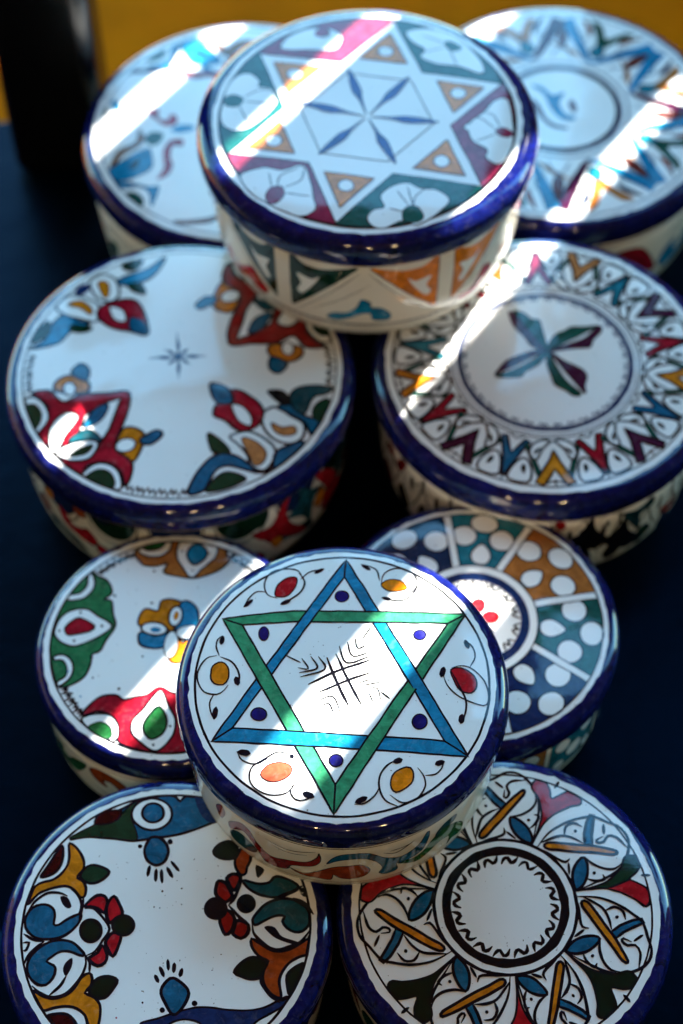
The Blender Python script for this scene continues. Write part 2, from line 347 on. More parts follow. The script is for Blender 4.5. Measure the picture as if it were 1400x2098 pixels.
# ------------------------------------------------------------------ painted shapes measured on the lids (unit radius)
DATA = {
 1: [
  ('F','painted_swirl','crimson',1,0,'line',[(-0.647,0.15),(-0.57,0.182),(-0.566,0.092),(-0.502,0.069),(-0.489,0.125),(-0.443,0.102),(-0.445,0.035),(-0.515,0.014),(-0.58,0.07)]),
  ('F','painted_swirl','crimson',1,0,'line',[(-0.4,-0.109),(-0.398,-0.174),(-0.46,-0.173),(-0.471,-0.281),(-0.452,-0.346),(-0.479,-0.431),(-0.554,-0.472),(-0.513,-0.366),(-0.52,-0.216),(-0.478,-0.119)]),
  ('F','painted_swirl','azure',1,0,'line',[(-0.482,-0.02),(-0.421,0.024),(-0.327,0.011),(-0.341,-0.033),(-0.434,-0.053)]),
  ('F','painted_diamond','pine',1,0,'line',[(-0.65,-0.105),(-0.606,-0.04),(-0.527,-0.063),(-0.554,-0.15),(-0.616,-0.16)]),
  ('F','painted_swirl','brown',1,0.0047,'line',[(-0.867,-0.361),(-0.815,-0.212),(-0.711,-0.126),(-0.686,-0.017),(-0.65,-0.105),(-0.707,-0.191),(-0.797,-0.255),(-0.821,-0.362),(-0.76,-0.363),(-0.787,-0.416),(-0.849,-0.415)]),
  ('F','painted_swirl','azure',1,0.0047,'line',[(-0.645,-0.192),(-0.595,-0.258),(-0.59,-0.365),(-0.664,-0.428),(-0.753,-0.469),(-0.845,-0.478),(-0.722,-0.491),(-0.597,-0.535),(-0.536,-0.535),(-0.573,-0.702),(-0.594,-0.597),(-0.658,-0.534),(-0.78,-0.532),(-0.91,-0.425)]),
  ('F','painted_dome','pine',1,0.0047,'line',[(-0.754,-0.595),(-0.701,-0.575),(-0.638,-0.628),(-0.634,-0.69),(-0.696,-0.669)]),
  ('F','painted_comma','ink',1,0,'line',[(-0.73,-0.342),(-0.687,-0.278),(-0.669,-0.321),(-0.712,-0.385)]),
  ('F','painted_swirl','brown',1,0.0047,'ink',[(-0.431,-0.827),(-0.341,-0.828),(-0.206,-0.809),(-0.146,-0.79),(-0.175,-0.84),(-0.295,-0.859),(-0.385,-0.858)]),
  ('F','painted_dome','pine',1,0.0047,'line',[(-0.708,0.691),(-0.632,0.784),(-0.568,0.819),(-0.58,0.724),(-0.658,0.671)]),
  ('F','painted_swirl','plum',1,0,'line',[(-0.874,0.506),(-0.782,0.574),(-0.653,0.573),(-0.526,0.617),(-0.468,0.758),(-0.494,0.617),(-0.587,0.537),(-0.779,0.528),(-0.856,0.46)]),
  ('F','painted_leaf','pine',1,0,'line',[(-0.966,0.188),(-0.938,0.244),(-0.917,0.165),(-0.944,0.098)]),
  ('F','painted_swirl','azure',1,0,'line',[(-0.892,0.277),(-0.843,0.254),(-0.823,0.186),(-0.869,0.164)]),
  ('F','painted_swirl','brown',1,0,'line',[(-0.174,0.706),(-0.127,0.777),(-0.048,0.847),(0.05,0.846),(-0.014,0.775),(-0.109,0.682)]),
  ('F','painted_swirl','azure',1,0,'line',[(-0.301,0.614),(-0.238,0.684),(-0.251,0.567),(-0.202,0.543),(-0.264,0.497)]),
  ('F','painted_swirl','crimson',1,0,'line',[(-0.124,0.635),(-0.077,0.705),(-0.029,0.728),(-0.075,0.634)]),
 ],
 2: [
  ('F','painted_flower','white',1,0.0084,'line',[(-0.016,-0.873),(0.026,-0.808),(0.091,-0.787),(0.068,-0.698),(0.143,-0.62),(0.242,-0.588),(0.322,-0.634),(0.42,-0.647),(0.498,-0.726),(0.446,-0.813),(0.346,-0.9),(0.281,-0.932),(0.201,-0.898),(0.087,-0.957),(0.015,-0.939)]),
  ('F','painted_heart','pine2',1,0.005,'line',[(0.209,-0.898),(0.206,-0.821),(0.253,-0.778),(0.301,-0.789),(0.334,-0.867),(0.297,-0.91)]),
  ('S','line',0.0084,0,[(0.269,-0.789),(0.288,-0.701),(0.355,-0.634)]),
  ('S','line',0.0084,0,[(0.245,-0.778),(0.175,-0.654)]),
  ('S','line',0.0084,0,[(0.269,-0.778),(0.241,-0.622)]),
  ('S','line',0.0084,0,[(0.219,-0.832),(0.123,-0.798)]),
  ('F','painted_flower','white',1,0.0084,'line',[(-0.798,-0.483),(-0.659,-0.439),(-0.543,-0.464),(-0.412,-0.431),(-0.362,-0.58),(-0.346,-0.714),(-0.338,-0.803),(-0.427,-0.85),(-0.54,-0.8),(-0.638,-0.732),(-0.721,-0.664),(-0.796,-0.551)]),
  ('F','painted_heart','magenta',1,0.005,'line',[(-0.647,-0.676),(-0.615,-0.61),(-0.542,-0.604),(-0.528,-0.678),(-0.581,-0.744),(-0.63,-0.732)]),
  ('S','line',0.0084,0,[(-0.575,-0.61),(-0.551,-0.509),(-0.428,-0.443)]),
  ('S','line',0.0084,0,[(-0.533,-0.656),(-0.362,-0.692)]),
  ('S','line',0.0084,0,[(-0.607,-0.61),(-0.625,-0.485)]),
  ('S','line',0.0084,0,[(-0.526,-0.611),(-0.428,-0.556),(-0.404,-0.454)]),
  ('F','painted_flower','white',1,0.0084,'line',[(-0.931,0.163),(-0.909,0.297),(-0.843,0.407),(-0.758,0.418),(-0.696,0.343),(-0.704,0.294),(-0.619,0.268),(-0.592,0.183),(-0.583,0.122),(-0.666,0.004),(-0.765,-0.09),(-0.865,-0.1),(-0.933,-0.04),(-0.944,0.055)]),
  ('F','painted_heart','pine2',1,0.005,'line',[(-0.923,0.2),(-0.856,0.223),(-0.8,0.174),(-0.836,0.114),(-0.913,0.127)]),
  ('S','line',0.0084,0,[(-0.813,0.186),(-0.704,0.257),(-0.618,0.256)]),
  ('S','line',0.0084,0,[(-0.804,0.162),(-0.6,0.122)]),
  ('S','line',0.0084,0,[(-0.828,0.126),(-0.766,-0.042)]),
  ('F','painted_flower','white',1,0.0084,'line',[(-0.554,0.652),(-0.529,0.754),(-0.416,0.842),(-0.294,0.853),(-0.189,0.813),(-0.155,0.735),(-0.208,0.635),(-0.364,0.637)]),
  ('F','painted_heart','magenta',1,0.005,'line',[(-0.338,0.802),(-0.294,0.853),(-0.238,0.819),(-0.25,0.767),(-0.311,0.763)]),
  ('F','painted_flower','white',1,0.0084,'line',[(0.273,0.806),(0.423,0.842),(0.595,0.775),(0.709,0.621),(0.771,0.47),(0.75,0.396),(0.616,0.46),(0.462,0.487),(0.361,0.551),(0.389,0.626),(0.314,0.703)]),
  ('F','painted_heart','pine2',1,0.005,'line',[(0.521,0.687),(0.557,0.712),(0.641,0.647),(0.57,0.611)]),
  ('S','line',0.0084,0,[(0.554,0.623),(0.599,0.472)]),
  ('S','line',0.0084,0,[(0.52,0.649),(0.38,0.601)]),
  ('S','line',0.0084,0,[(0.539,0.687),(0.368,0.779)]),
  ('F','painted_flower','white',1,0.0084,'line',[(0.748,0.031),(0.821,0.138),(0.907,0.161),(0.932,0.005),(0.927,-0.208),(0.876,-0.369),(0.807,-0.426),(0.744,-0.367),(0.756,-0.298),(0.668,-0.227),(0.639,-0.133),(0.616,-0.098)]),
  ('F','painted_heart','magenta',1,0.005,'line',[(0.815,-0.136),(0.867,-0.101),(0.931,-0.149),(0.904,-0.184),(0.854,-0.183)]),
  ('S','line',0.0084,0,[(0.824,-0.124),(0.712,-0.016),(0.642,-0.086)]),
  ('S','line',0.0084,0,[(0.822,-0.159),(0.685,-0.228)]),
  ('S','line',0.0084,0,[(0.85,-0.101),(0.814,0.006),(0.756,0.031)]),
 ],
 3: [
  ('F','painted_swirl','azure',1,0,'line',[(-0.183,0.225),(-0.108,0.207),(-0.043,0.13),(0.041,0.154),(-0.001,0.054),(0.026,-0.046),(0.093,-0.08),(0.079,-0.113),(-0.001,-0.095),(-0.064,0.005),(-0.101,0.139)]),
  ('F','painted_swirl','plum',1,0,'line',[(-0.185,0.107),(-0.137,0.039),(-0.104,-0.077),(-0.051,-0.144),(0.039,-0.178),(0.015,-0.197),(-0.076,-0.168),(-0.139,-0.077),(-0.173,0.023)]),
  ('F','painted_berry','maroon2',1,0,'line',[(0.057,0.053),(0.089,0.086),(0.113,0.019),(0.102,-0.039),(0.074,-0.03)]),
 ],
 4: [
  ('F','painted_leaf','crimson',1,0.0112,'line',[(-0.898,-0.172),(-0.784,-0.159),(-0.698,-0.251),(-0.59,-0.196),(-0.448,-0.189),(-0.301,-0.185),(-0.303,-0.355),(-0.361,-0.57),(-0.295,-0.629),(-0.247,-0.745),(-0.281,-0.871),(-0.318,-0.763),(-0.415,-0.701),(-0.522,-0.722),(-0.548,-0.788),(-0.68,-0.682),(-0.845,-0.476),(-0.799,-0.369),(-0.782,-0.289),(-0.844,-0.209)]),
  ('F','painted_triangle','white',0,0.0112,'line',[(-0.347,-0.225),(-0.399,-0.462),(-0.454,-0.575),(-0.597,-0.538),(-0.556,-0.352),(-0.443,-0.264)]),
  ('F','painted_leaf','blue',1,0.008,'line',[(-0.423,-0.274),(-0.503,-0.309),(-0.56,-0.441),(-0.48,-0.416),(-0.434,-0.354)]),
  ('F','painted_leaf','teal',1,0.008,'line',[(-0.641,-0.547),(-0.586,-0.48),(-0.517,-0.461),(-0.444,-0.54),(-0.533,-0.568)]),
  ('F','painted_leaf','white',1,0.0112,'line',[(-0.712,-0.628),(-0.627,-0.561),(-0.519,-0.539),(-0.459,-0.569),(-0.51,-0.669),(-0.618,-0.686)]),
  ('F','painted_leaf','forest',1,0.0064,'line',[(-0.628,-0.654),(-0.562,-0.591),(-0.49,-0.574),(-0.528,-0.636)]),
  ('F','painted_dome','white',1,0.0112,'line',[(-0.944,-0.247),(-0.876,-0.204),(-0.804,-0.269),(-0.772,-0.369),(-0.815,-0.457),(-0.869,-0.47)]),
  ('F','painted_dome','forest',1,0.0048,'line',[(-0.935,-0.287),(-0.871,-0.258),(-0.818,-0.329),(-0.827,-0.412),(-0.868,-0.451)]),
  ('F','painted_drop','white',1,0.0112,'line',[(-0.759,-0.569),(-0.761,-0.448),(-0.706,-0.35),(-0.644,-0.327),(-0.591,-0.371),(-0.655,-0.498),(-0.712,-0.628)]),
  ('F','painted_dome','white',1,0.0112,'line',[(-0.551,-0.802),(-0.491,-0.722),(-0.414,-0.71),(-0.331,-0.763),(-0.301,-0.88),(-0.356,-0.898),(-0.467,-0.846)]),
  ('F','painted_dome','forest',1,0.0048,'line',[(-0.519,-0.813),(-0.458,-0.751),(-0.38,-0.771),(-0.341,-0.848),(-0.372,-0.887)]),
  ('F','painted_petal','amber',1,0.0112,'line',[(-0.758,-0.153),(-0.75,-0.088),(-0.673,-0.045),(-0.563,-0.091),(-0.542,-0.152),(-0.575,-0.186),(-0.703,-0.176)]),
  ('F','painted_dot','white',1,0.008,'line',[(-0.625,-0.151),(-0.629,-0.177),(-0.641,-0.196),(-0.66,-0.203),(-0.679,-0.196),(-0.695,-0.176),(-0.702,-0.15),(-0.699,-0.124),(-0.686,-0.104),(-0.668,-0.098),(-0.648,-0.105),(-0.632,-0.124)]),
  ('F','painted_petal','blue',1,0.0112,'line',[(-0.662,-0.022),(-0.608,0.047),(-0.553,0.001),(-0.563,-0.081),(-0.615,-0.07)]),
  ('F','painted_petal','amber',1,0.0112,'line',[(-0.32,-0.463),(-0.258,-0.45),(-0.193,-0.494),(-0.196,-0.592),(-0.244,-0.701),(-0.285,-0.668),(-0.359,-0.599)]),
  ('F','painted_dot','white',1,0.008,'line',[(-0.239,-0.561),(-0.24,-0.587),(-0.257,-0.612),(-0.285,-0.628),(-0.316,-0.631),(-0.343,-0.621),(-0.357,-0.6),(-0.355,-0.574),(-0.339,-0.55),(-0.311,-0.534),(-0.279,-0.53),(-0.253,-0.54)]),
  ('F','painted_petal','blue',1,0.0112,'line',[(-0.21,-0.537),(-0.116,-0.472),(-0.08,-0.506),(-0.142,-0.577),(-0.2,-0.572)]),
  ('F','painted_wave','blue',1,0.0112,'line',[(0.087,-0.928),(0.146,-0.769),(0.235,-0.665),(0.328,-0.652),(0.407,-0.695),(0.494,-0.782),(0.416,-0.762),(0.315,-0.736),(0.239,-0.779),(0.181,-0.905)]),
  ('F','painted_leaf','forest',1,0.0064,'line',[(0.199,-0.495),(0.298,-0.579),(0.331,-0.641),(0.235,-0.649),(0.201,-0.577)]),
  ('F','painted_dome','forest',1,0.008,'line',[(0.189,-0.914),(0.255,-0.812),(0.332,-0.78),(0.425,-0.829),(0.319,-0.895)]),
  ('F','painted_comma','white',1,0.0112,'line',[(0.325,-0.521),(0.45,-0.489),(0.576,-0.582),(0.596,-0.679),(0.532,-0.768),(0.454,-0.738),(0.429,-0.657),(0.373,-0.579)]),
  ('F','painted_comma','peach',1,0.0064,'line',[(0.396,-0.537),(0.482,-0.561),(0.541,-0.64),(0.531,-0.71),(0.478,-0.738),(0.445,-0.677)]),
  ('F','painted_comma','white',1,0.0112,'line',[(0.515,-0.366),(0.588,-0.303),(0.684,-0.368),(0.766,-0.428),(0.763,-0.526),(0.685,-0.578),(0.591,-0.543),(0.528,-0.464)]),
  ('F','painted_comma','peach',1,0.0064,'line',[(0.571,-0.422),(0.637,-0.456),(0.708,-0.447),(0.719,-0.5),(0.654,-0.519),(0.591,-0.485)]),
  ('F','painted_wave','blue',1,0.0112,'line',[(0.604,-0.307),(0.699,-0.268),(0.771,-0.369),(0.923,-0.41),(0.826,-0.517),(0.771,-0.418),(0.684,-0.358)]),
  ('F','painted_wave','blue',1,0.0112,'line',[(0.486,-0.782),(0.578,-0.755),(0.6,-0.64),(0.685,-0.583),(0.771,-0.565),(0.671,-0.699),(0.579,-0.774)]),
  ('F','painted_petal','crimson',1,0.0112,'line',[(0.316,-0.179),(0.396,-0.19),(0.517,-0.31),(0.496,-0.435),(0.387,-0.486),(0.29,-0.406),(0.223,-0.366),(0.24,-0.283),(0.327,-0.274)]),
  ('F','painted_petal','blue',1,0.0112,'line',[(0.192,-0.127),(0.3,-0.159),(0.334,-0.264),(0.236,-0.267)]),
  ('F','painted_drop','white',1,0.008,'line',[(0.327,-0.29),(0.398,-0.301),(0.451,-0.385),(0.444,-0.448),(0.369,-0.407)]),
  ('F','painted_leaf','ink',1,0.0048,'line',[(0.542,-0.186),(0.635,-0.183),(0.694,-0.268),(0.636,-0.292)]),
  ('F','painted_leaf','teal2',1,0.008,'line',[(0.683,-0.208),(0.762,-0.144),(0.937,-0.147),(0.905,-0.201),(0.826,-0.234),(0.771,-0.353),(0.699,-0.308)]),
  ('F','painted_dome','forest',1,0.0064,'line',[(0.818,-0.37),(0.834,-0.29),(0.913,-0.235),(0.924,-0.351),(0.873,-0.42)]),
  ('F','painted_wave','azure',1,0.0112,'line',[(-0.944,0.178),(-0.849,0.244),(-0.811,0.375),(-0.735,0.459),(-0.648,0.39),(-0.573,0.367),(-0.627,0.321),(-0.691,0.305),(-0.75,0.222),(-0.829,0.191)]),
  ('F','painted_leaf','forest',1,0.0048,'line',[(-0.687,0.362),(-0.554,0.331),(-0.609,0.293),(-0.692,0.311)]),
  ('F','painted_dome','forest',1,0.0064,'line',[(-0.932,0.22),(-0.89,0.346),(-0.838,0.403),(-0.818,0.307),(-0.858,0.255)]),
  ('F','painted_comma','white',1,0.0112,'line',[(-0.801,0.52),(-0.714,0.61),(-0.595,0.572),(-0.521,0.495),(-0.53,0.384),(-0.633,0.406),(-0.734,0.444)]),
  ('F','painted_comma','amber',1,0.0064,'line',[(-0.732,0.53),(-0.644,0.562),(-0.57,0.491),(-0.575,0.438),(-0.639,0.492)]),
  ('F','painted_comma','white',1,0.0112,'line',[(-0.6,0.714),(-0.526,0.784),(-0.44,0.738),(-0.404,0.602),(-0.461,0.544),(-0.546,0.582)]),
  ('F','painted_comma','amber',1,0.0064,'line',[(-0.55,0.718),(-0.485,0.717),(-0.471,0.614),(-0.496,0.575)]),
  ('F','painted_petal','crimson',1,0.0112,'line',[(-0.527,0.491),(-0.445,0.542),(-0.33,0.562),(-0.257,0.492),(-0.205,0.278),(-0.315,0.296),(-0.432,0.329),(-0.521,0.405)]),
  ('F','painted_petal','blue',1,0.0064,'line',[(-0.322,0.411),(-0.246,0.378),(-0.205,0.278),(-0.316,0.307)]),
  ('F','painted_drop','white',1,0.008,'line',[(-0.462,0.499),(-0.375,0.476),(-0.35,0.381),(-0.419,0.393)]),
  ('F','painted_wave','azure',1,0.0112,'line',[(-0.426,0.729),(-0.342,0.777),(-0.244,0.82),(-0.129,0.923),(-0.192,0.77),(-0.272,0.705),(-0.387,0.685)]),
  ('F','painted_dome','forest',1,0.0064,'line',[(-0.401,0.862),(-0.274,0.905),(-0.311,0.816),(-0.378,0.817)]),
  ('F','painted_leaf','forest',1,0.0064,'line',[(-0.358,0.693),(-0.271,0.692),(-0.238,0.606),(-0.317,0.629)]),
  ('F','painted_dot','navy',1,0,'line',[(-0.599,0.69),(-0.596,0.668),(-0.606,0.643),(-0.625,0.621),(-0.649,0.608),(-0.671,0.608),(-0.686,0.621),(-0.689,0.643),(-0.679,0.668),(-0.66,0.69),(-0.636,0.702),(-0.613,0.702)]),
  ('S','navy',0.008,0,[(-0.194,0.079),(-0.078,0.088),(0.164,0.093)]),
  ('S','navy',0.008,0,[(-0.025,0.286),(-0.01,0.087),(0.0,-0.082)]),
  ('S','navy',0.0064,0,[(-0.105,0.15),(-0.01,0.091),(0.07,0.024)]),
  ('S','navy',0.0064,0,[(-0.075,0.026),(-0.01,0.091),(0.052,0.159)]),
  ('F','painted_petal','navy',1,0,'line',[(-0.003,0.18),(-0.003,0.157),(-0.007,0.141),(-0.012,0.135),(-0.018,0.141),(-0.023,0.158),(-0.025,0.181),(-0.025,0.204),(-0.021,0.221),(-0.016,0.227),(-0.01,0.22),(-0.005,0.203)]),
  ('F','painted_petal','navy',1,0,'line',[(0.008,-0.0),(0.007,-0.023),(0.004,-0.039),(-0.001,-0.045),(-0.007,-0.039),(-0.012,-0.022),(-0.015,0.0),(-0.014,0.023),(-0.011,0.039),(-0.005,0.045),(0.001,0.039),(0.006,0.023)]),
  ('F','painted_petal','navy',1,0,'line',[(-0.052,0.083),(-0.057,0.076),(-0.072,0.071),(-0.093,0.069),(-0.114,0.071),(-0.13,0.077),(-0.136,0.084),(-0.131,0.091),(-0.115,0.097),(-0.095,0.098),(-0.073,0.096),(-0.058,0.091)]),
  ('F','painted_petal','navy',1,0,'line',[(0.122,0.091),(0.117,0.084),(0.102,0.079),(0.081,0.077),(0.06,0.08),(0.044,0.085),(0.038,0.092),(0.043,0.1),(0.059,0.105),(0.08,0.106),(0.101,0.104),(0.116,0.099)]),
  ('F','painted_petal','navy',1,0,'line',[(-0.033,0.105),(-0.039,0.103),(-0.049,0.106),(-0.06,0.115),(-0.071,0.126),(-0.077,0.136),(-0.077,0.144),(-0.072,0.147),(-0.062,0.143),(-0.05,0.135),(-0.04,0.124),(-0.034,0.113)]),
  ('F','painted_petal','navy',1,0,'line',[(0.052,0.036),(0.047,0.034),(0.038,0.036),(0.028,0.043),(0.019,0.053),(0.014,0.063),(0.014,0.07),(0.019,0.073),(0.028,0.07),(0.038,0.063),(0.047,0.053),(0.052,0.044)]),
  ('F','painted_petal','navy',1,0,'line',[(-0.024,0.071),(-0.024,0.063),(-0.029,0.053),(-0.038,0.042),(-0.049,0.034),(-0.059,0.031),(-0.064,0.033),(-0.065,0.041),(-0.059,0.052),(-0.05,0.062),(-0.039,0.07),(-0.029,0.073)]),
  ('F','painted_petal','navy',1,0,'line',[(0.042,0.144),(0.042,0.137),(0.038,0.127),(0.03,0.118),(0.02,0.111),(0.011,0.108),(0.006,0.111),(0.005,0.119),(0.01,0.129),(0.018,0.138),(0.028,0.145),(0.036,0.147)]),
  ('F','painted_dot','navy',1,0,'line',[(0.012,0.091),(0.01,0.076),(0.002,0.066),(-0.009,0.062),(-0.021,0.066),(-0.029,0.077),(-0.033,0.091),(-0.03,0.106),(-0.023,0.116),(-0.011,0.12),(0.0,0.116),(0.009,0.105)]),
 ],
 5: [
  ('F','painted_leaf','plum',1,0.0043,'ink',[(0.018,0.079),(-0.066,0.108),(-0.119,0.183),(-0.184,0.296),(-0.203,0.406),(-0.123,0.333),(-0.085,0.257),(-0.021,0.144)]),
  ('F','painted_leaf','pine',1,0.0043,'ink',[(0.018,0.079),(0.011,0.181),(-0.015,0.331),(-0.058,0.332),(-0.106,0.385),(-0.177,0.409),(-0.111,0.295),(-0.06,0.201)]),
  ('F','painted_leaf','pine',1,0.0043,'ink',[(0.018,0.079),(0.069,0.199),(0.145,0.244),(0.183,0.272),(0.262,0.271),(0.364,0.279),(0.288,0.233),(0.167,0.16)]),
  ('F','painted_leaf','plum',1,0.0043,'ink',[(0.017,0.07),(0.136,0.124),(0.255,0.178),(0.364,0.279),(0.374,0.232),(0.311,0.158),(0.292,0.103),(0.205,0.095)]),
  ('F','painted_leaf','plum',1,0.0043,'ink',[(0.018,0.079),(-0.068,0.08),(-0.185,0.036),(-0.244,0.0),(-0.298,-0.072),(-0.321,-0.108),(-0.219,-0.055),(-0.101,0.016)]),
  ('F','painted_leaf','pine',1,0.0043,'ink',[(0.017,0.07),(-0.032,-0.021),(-0.136,-0.092),(-0.153,-0.128),(-0.252,-0.136),(-0.319,-0.117),(-0.206,-0.073),(-0.103,-0.011)]),
  ('F','painted_leaf','pine',1,0.0043,'ink',[(0.018,0.079),(0.009,-0.04),(0.031,-0.131),(0.048,-0.194),(0.108,-0.239),(0.161,-0.284),(0.204,-0.267),(0.127,-0.168),(0.066,-0.04)]),
  ('F','painted_leaf','plum',1,0.0043,'ink',[(0.018,0.079),(0.099,0.014),(0.18,-0.042),(0.233,-0.088),(0.25,-0.133),(0.23,-0.205),(0.225,-0.268),(0.144,-0.132),(0.082,-0.022)]),
 ],
 6: [
  ('F','painted_leaf','jade2',1,0.0138,'line',[(-0.684,0.675),(-0.617,0.622),(-0.549,0.584),(-0.505,0.509),(-0.501,0.445),(-0.553,0.399),(-0.492,0.38),(-0.475,0.271),(-0.45,0.153),(-0.516,0.02),(-0.556,-0.071),(-0.615,-0.102),(-0.622,-0.19),(-0.663,-0.294),(-0.75,-0.357),(-0.839,-0.373),(-0.891,-0.291),(-0.935,-0.116),(-0.944,-0.01),(-0.94,0.132),(-0.914,0.294),(-0.842,0.476),(-0.744,0.632)]),
  ('F','painted_crescent','white',1,0.0138,'line',[(-0.682,0.656),(-0.64,0.585),(-0.645,0.492),(-0.71,0.416),(-0.805,0.395),(-0.85,0.412),(-0.832,0.448),(-0.748,0.466),(-0.702,0.53),(-0.698,0.604)]),
  ('F','painted_crescent','white',1,0.0138,'line',[(-0.906,-0.104),(-0.83,-0.096),(-0.761,-0.162),(-0.754,-0.258),(-0.794,-0.33),(-0.855,-0.364),(-0.866,-0.326),(-0.808,-0.283),(-0.803,-0.205),(-0.842,-0.144),(-0.903,-0.138)]),
  ('F','painted_drop','white',1,0.0138,'line',[(-0.925,0.132),(-0.872,0.258),(-0.783,0.311),(-0.674,0.31),(-0.576,0.236),(-0.475,0.154),(-0.55,0.074),(-0.639,0.022),(-0.744,-0.021),(-0.838,0.003),(-0.903,0.06)]),
  ('F','painted_diamond','crimson',1,0.0138,'line',[(-0.841,0.149),(-0.762,0.229),(-0.699,0.219),(-0.614,0.155),(-0.645,0.107),(-0.767,0.082),(-0.821,0.086)]),
  ('F','painted_dot','line',1,0,'line',[(-0.719,0.283),(-0.72,0.277),(-0.724,0.272),(-0.729,0.27),(-0.735,0.272),(-0.739,0.277),(-0.741,0.283),(-0.74,0.289),(-0.736,0.294),(-0.731,0.296),(-0.725,0.294),(-0.721,0.289)]),
  ('F','painted_dot','line',1,0,'line',[(-0.545,0.155),(-0.546,0.148),(-0.549,0.144),(-0.555,0.142),(-0.56,0.144),(-0.564,0.148),(-0.566,0.155),(-0.565,0.161),(-0.562,0.166),(-0.556,0.167),(-0.551,0.165),(-0.547,0.161)]),
  ('F','painted_dot','line',1,0,'line',[(-0.752,0.027),(-0.753,0.02),(-0.756,0.016),(-0.762,0.014),(-0.767,0.016),(-0.771,0.021),(-0.773,0.027),(-0.772,0.033),(-0.769,0.038),(-0.763,0.039),(-0.758,0.037),(-0.754,0.033)]),
  ('F','painted_dot','line',1,0,'line',[(-0.874,0.123),(-0.875,0.116),(-0.879,0.112),(-0.884,0.11),(-0.89,0.112),(-0.894,0.117),(-0.896,0.123),(-0.895,0.129),(-0.891,0.134),(-0.886,0.135),(-0.881,0.134),(-0.876,0.129)]),
  ('F','painted_dot','line',1,0,'line',[(-0.461,0.431),(-0.462,0.425),(-0.466,0.42),(-0.471,0.418),(-0.477,0.42),(-0.481,0.425),(-0.483,0.431),(-0.482,0.438),(-0.478,0.443),(-0.473,0.444),(-0.467,0.442),(-0.463,0.438)]),
  ('F','painted_dot','line',1,0,'line',[(-0.603,-0.129),(-0.604,-0.135),(-0.608,-0.139),(-0.613,-0.141),(-0.618,-0.139),(-0.622,-0.135),(-0.624,-0.129),(-0.623,-0.122),(-0.62,-0.118),(-0.614,-0.116),(-0.609,-0.118),(-0.605,-0.123)]),
  ('F','painted_leaf','tan',1,0.0138,'line',[(-0.328,0.806),(-0.26,0.72),(-0.165,0.706),(-0.071,0.727),(-0.099,0.653),(-0.035,0.615),(0.124,0.585),(0.264,0.62),(0.372,0.684),(0.464,0.815),(0.541,0.899),(0.364,0.983),(0.172,1.001),(-0.036,1.0),(-0.129,0.955),(-0.238,0.899),(-0.331,0.862)]),
  ('F','painted_crescent','white',1,0.0138,'line',[(-0.312,0.853),(-0.233,0.801),(-0.122,0.803),(-0.051,0.878),(-0.048,0.987),(-0.091,0.987),(-0.104,0.917),(-0.157,0.87),(-0.236,0.861),(-0.285,0.89)]),
  ('F','painted_berry','green',1,0.0138,'line',[(-0.27,0.9),(-0.193,0.96),(-0.098,0.979),(-0.108,0.917),(-0.165,0.875),(-0.236,0.869)]),
  ('F','painted_drop','white',1,0.0138,'line',[(0.123,0.59),(0.04,0.707),(-0.003,0.802),(0.008,0.915),(0.077,0.981),(0.172,0.993),(0.269,0.96),(0.322,0.873),(0.306,0.779),(0.215,0.682)]),
  ('F','painted_drop','azure',1,0.0138,'line',[(0.083,0.819),(0.112,0.895),(0.175,0.913),(0.232,0.865),(0.23,0.78),(0.15,0.711),(0.101,0.753)]),
  ('F','painted_crescent','white',1,0.0138,'line',[(0.409,0.797),(0.399,0.872),(0.445,0.929),(0.533,0.899),(0.511,0.833),(0.448,0.811)]),
  ('F','painted_berry','green',1,0.0061,'line',[(0.447,0.843),(0.462,0.891),(0.533,0.89),(0.511,0.843)]),
  ('F','painted_dot','line',1,0,'line',[(0.175,0.961),(0.174,0.955),(0.17,0.951),(0.166,0.95),(0.161,0.951),(0.157,0.955),(0.156,0.961),(0.157,0.967),(0.16,0.971),(0.165,0.972),(0.17,0.971),(0.173,0.967)]),
  ('F','painted_dot','line',1,0,'line',[(0.267,0.827),(0.266,0.821),(0.262,0.817),(0.258,0.815),(0.253,0.817),(0.249,0.821),(0.248,0.827),(0.249,0.833),(0.252,0.837),(0.257,0.838),(0.262,0.837),(0.265,0.832)]),
  ('F','painted_dot','line',1,0,'line',[(0.143,0.659),(0.142,0.653),(0.138,0.649),(0.134,0.648),(0.129,0.649),(0.125,0.654),(0.124,0.659),(0.125,0.665),(0.128,0.669),(0.133,0.67),(0.138,0.669),(0.141,0.665)]),
  ('F','painted_dot','line',1,0,'line',[(0.052,0.848),(0.051,0.843),(0.048,0.838),(0.043,0.837),(0.038,0.839),(0.034,0.843),(0.033,0.848),(0.034,0.854),(0.037,0.858),(0.042,0.86),(0.047,0.858),(0.05,0.854)]),
  ('F','painted_dot','line',1,0,'line',[(-0.161,0.657),(-0.162,0.651),(-0.165,0.647),(-0.17,0.646),(-0.175,0.648),(-0.178,0.652),(-0.18,0.657),(-0.179,0.663),(-0.176,0.667),(-0.171,0.668),(-0.166,0.667),(-0.163,0.663)]),
  ('F','painted_leaf','crimson',1,0.0138,'line',[(-0.655,-0.619),(-0.587,-0.518),(-0.501,-0.459),(-0.395,-0.46),(-0.348,-0.495),(-0.259,-0.474),(-0.169,-0.455),(-0.082,-0.39),(0.011,-0.439),(0.103,-0.475),(0.184,-0.645),(0.181,-0.945),(-0.101,-0.939),(-0.357,-0.856),(-0.376,-0.74),(-0.446,-0.621),(-0.538,-0.59)]),
  ('F','painted_crescent','white',1,0.0138,'line',[(-0.657,-0.644),(-0.551,-0.612),(-0.446,-0.621),(-0.378,-0.706),(-0.372,-0.806),(-0.414,-0.847),(-0.448,-0.822),(-0.555,-0.779),(-0.619,-0.712)]),
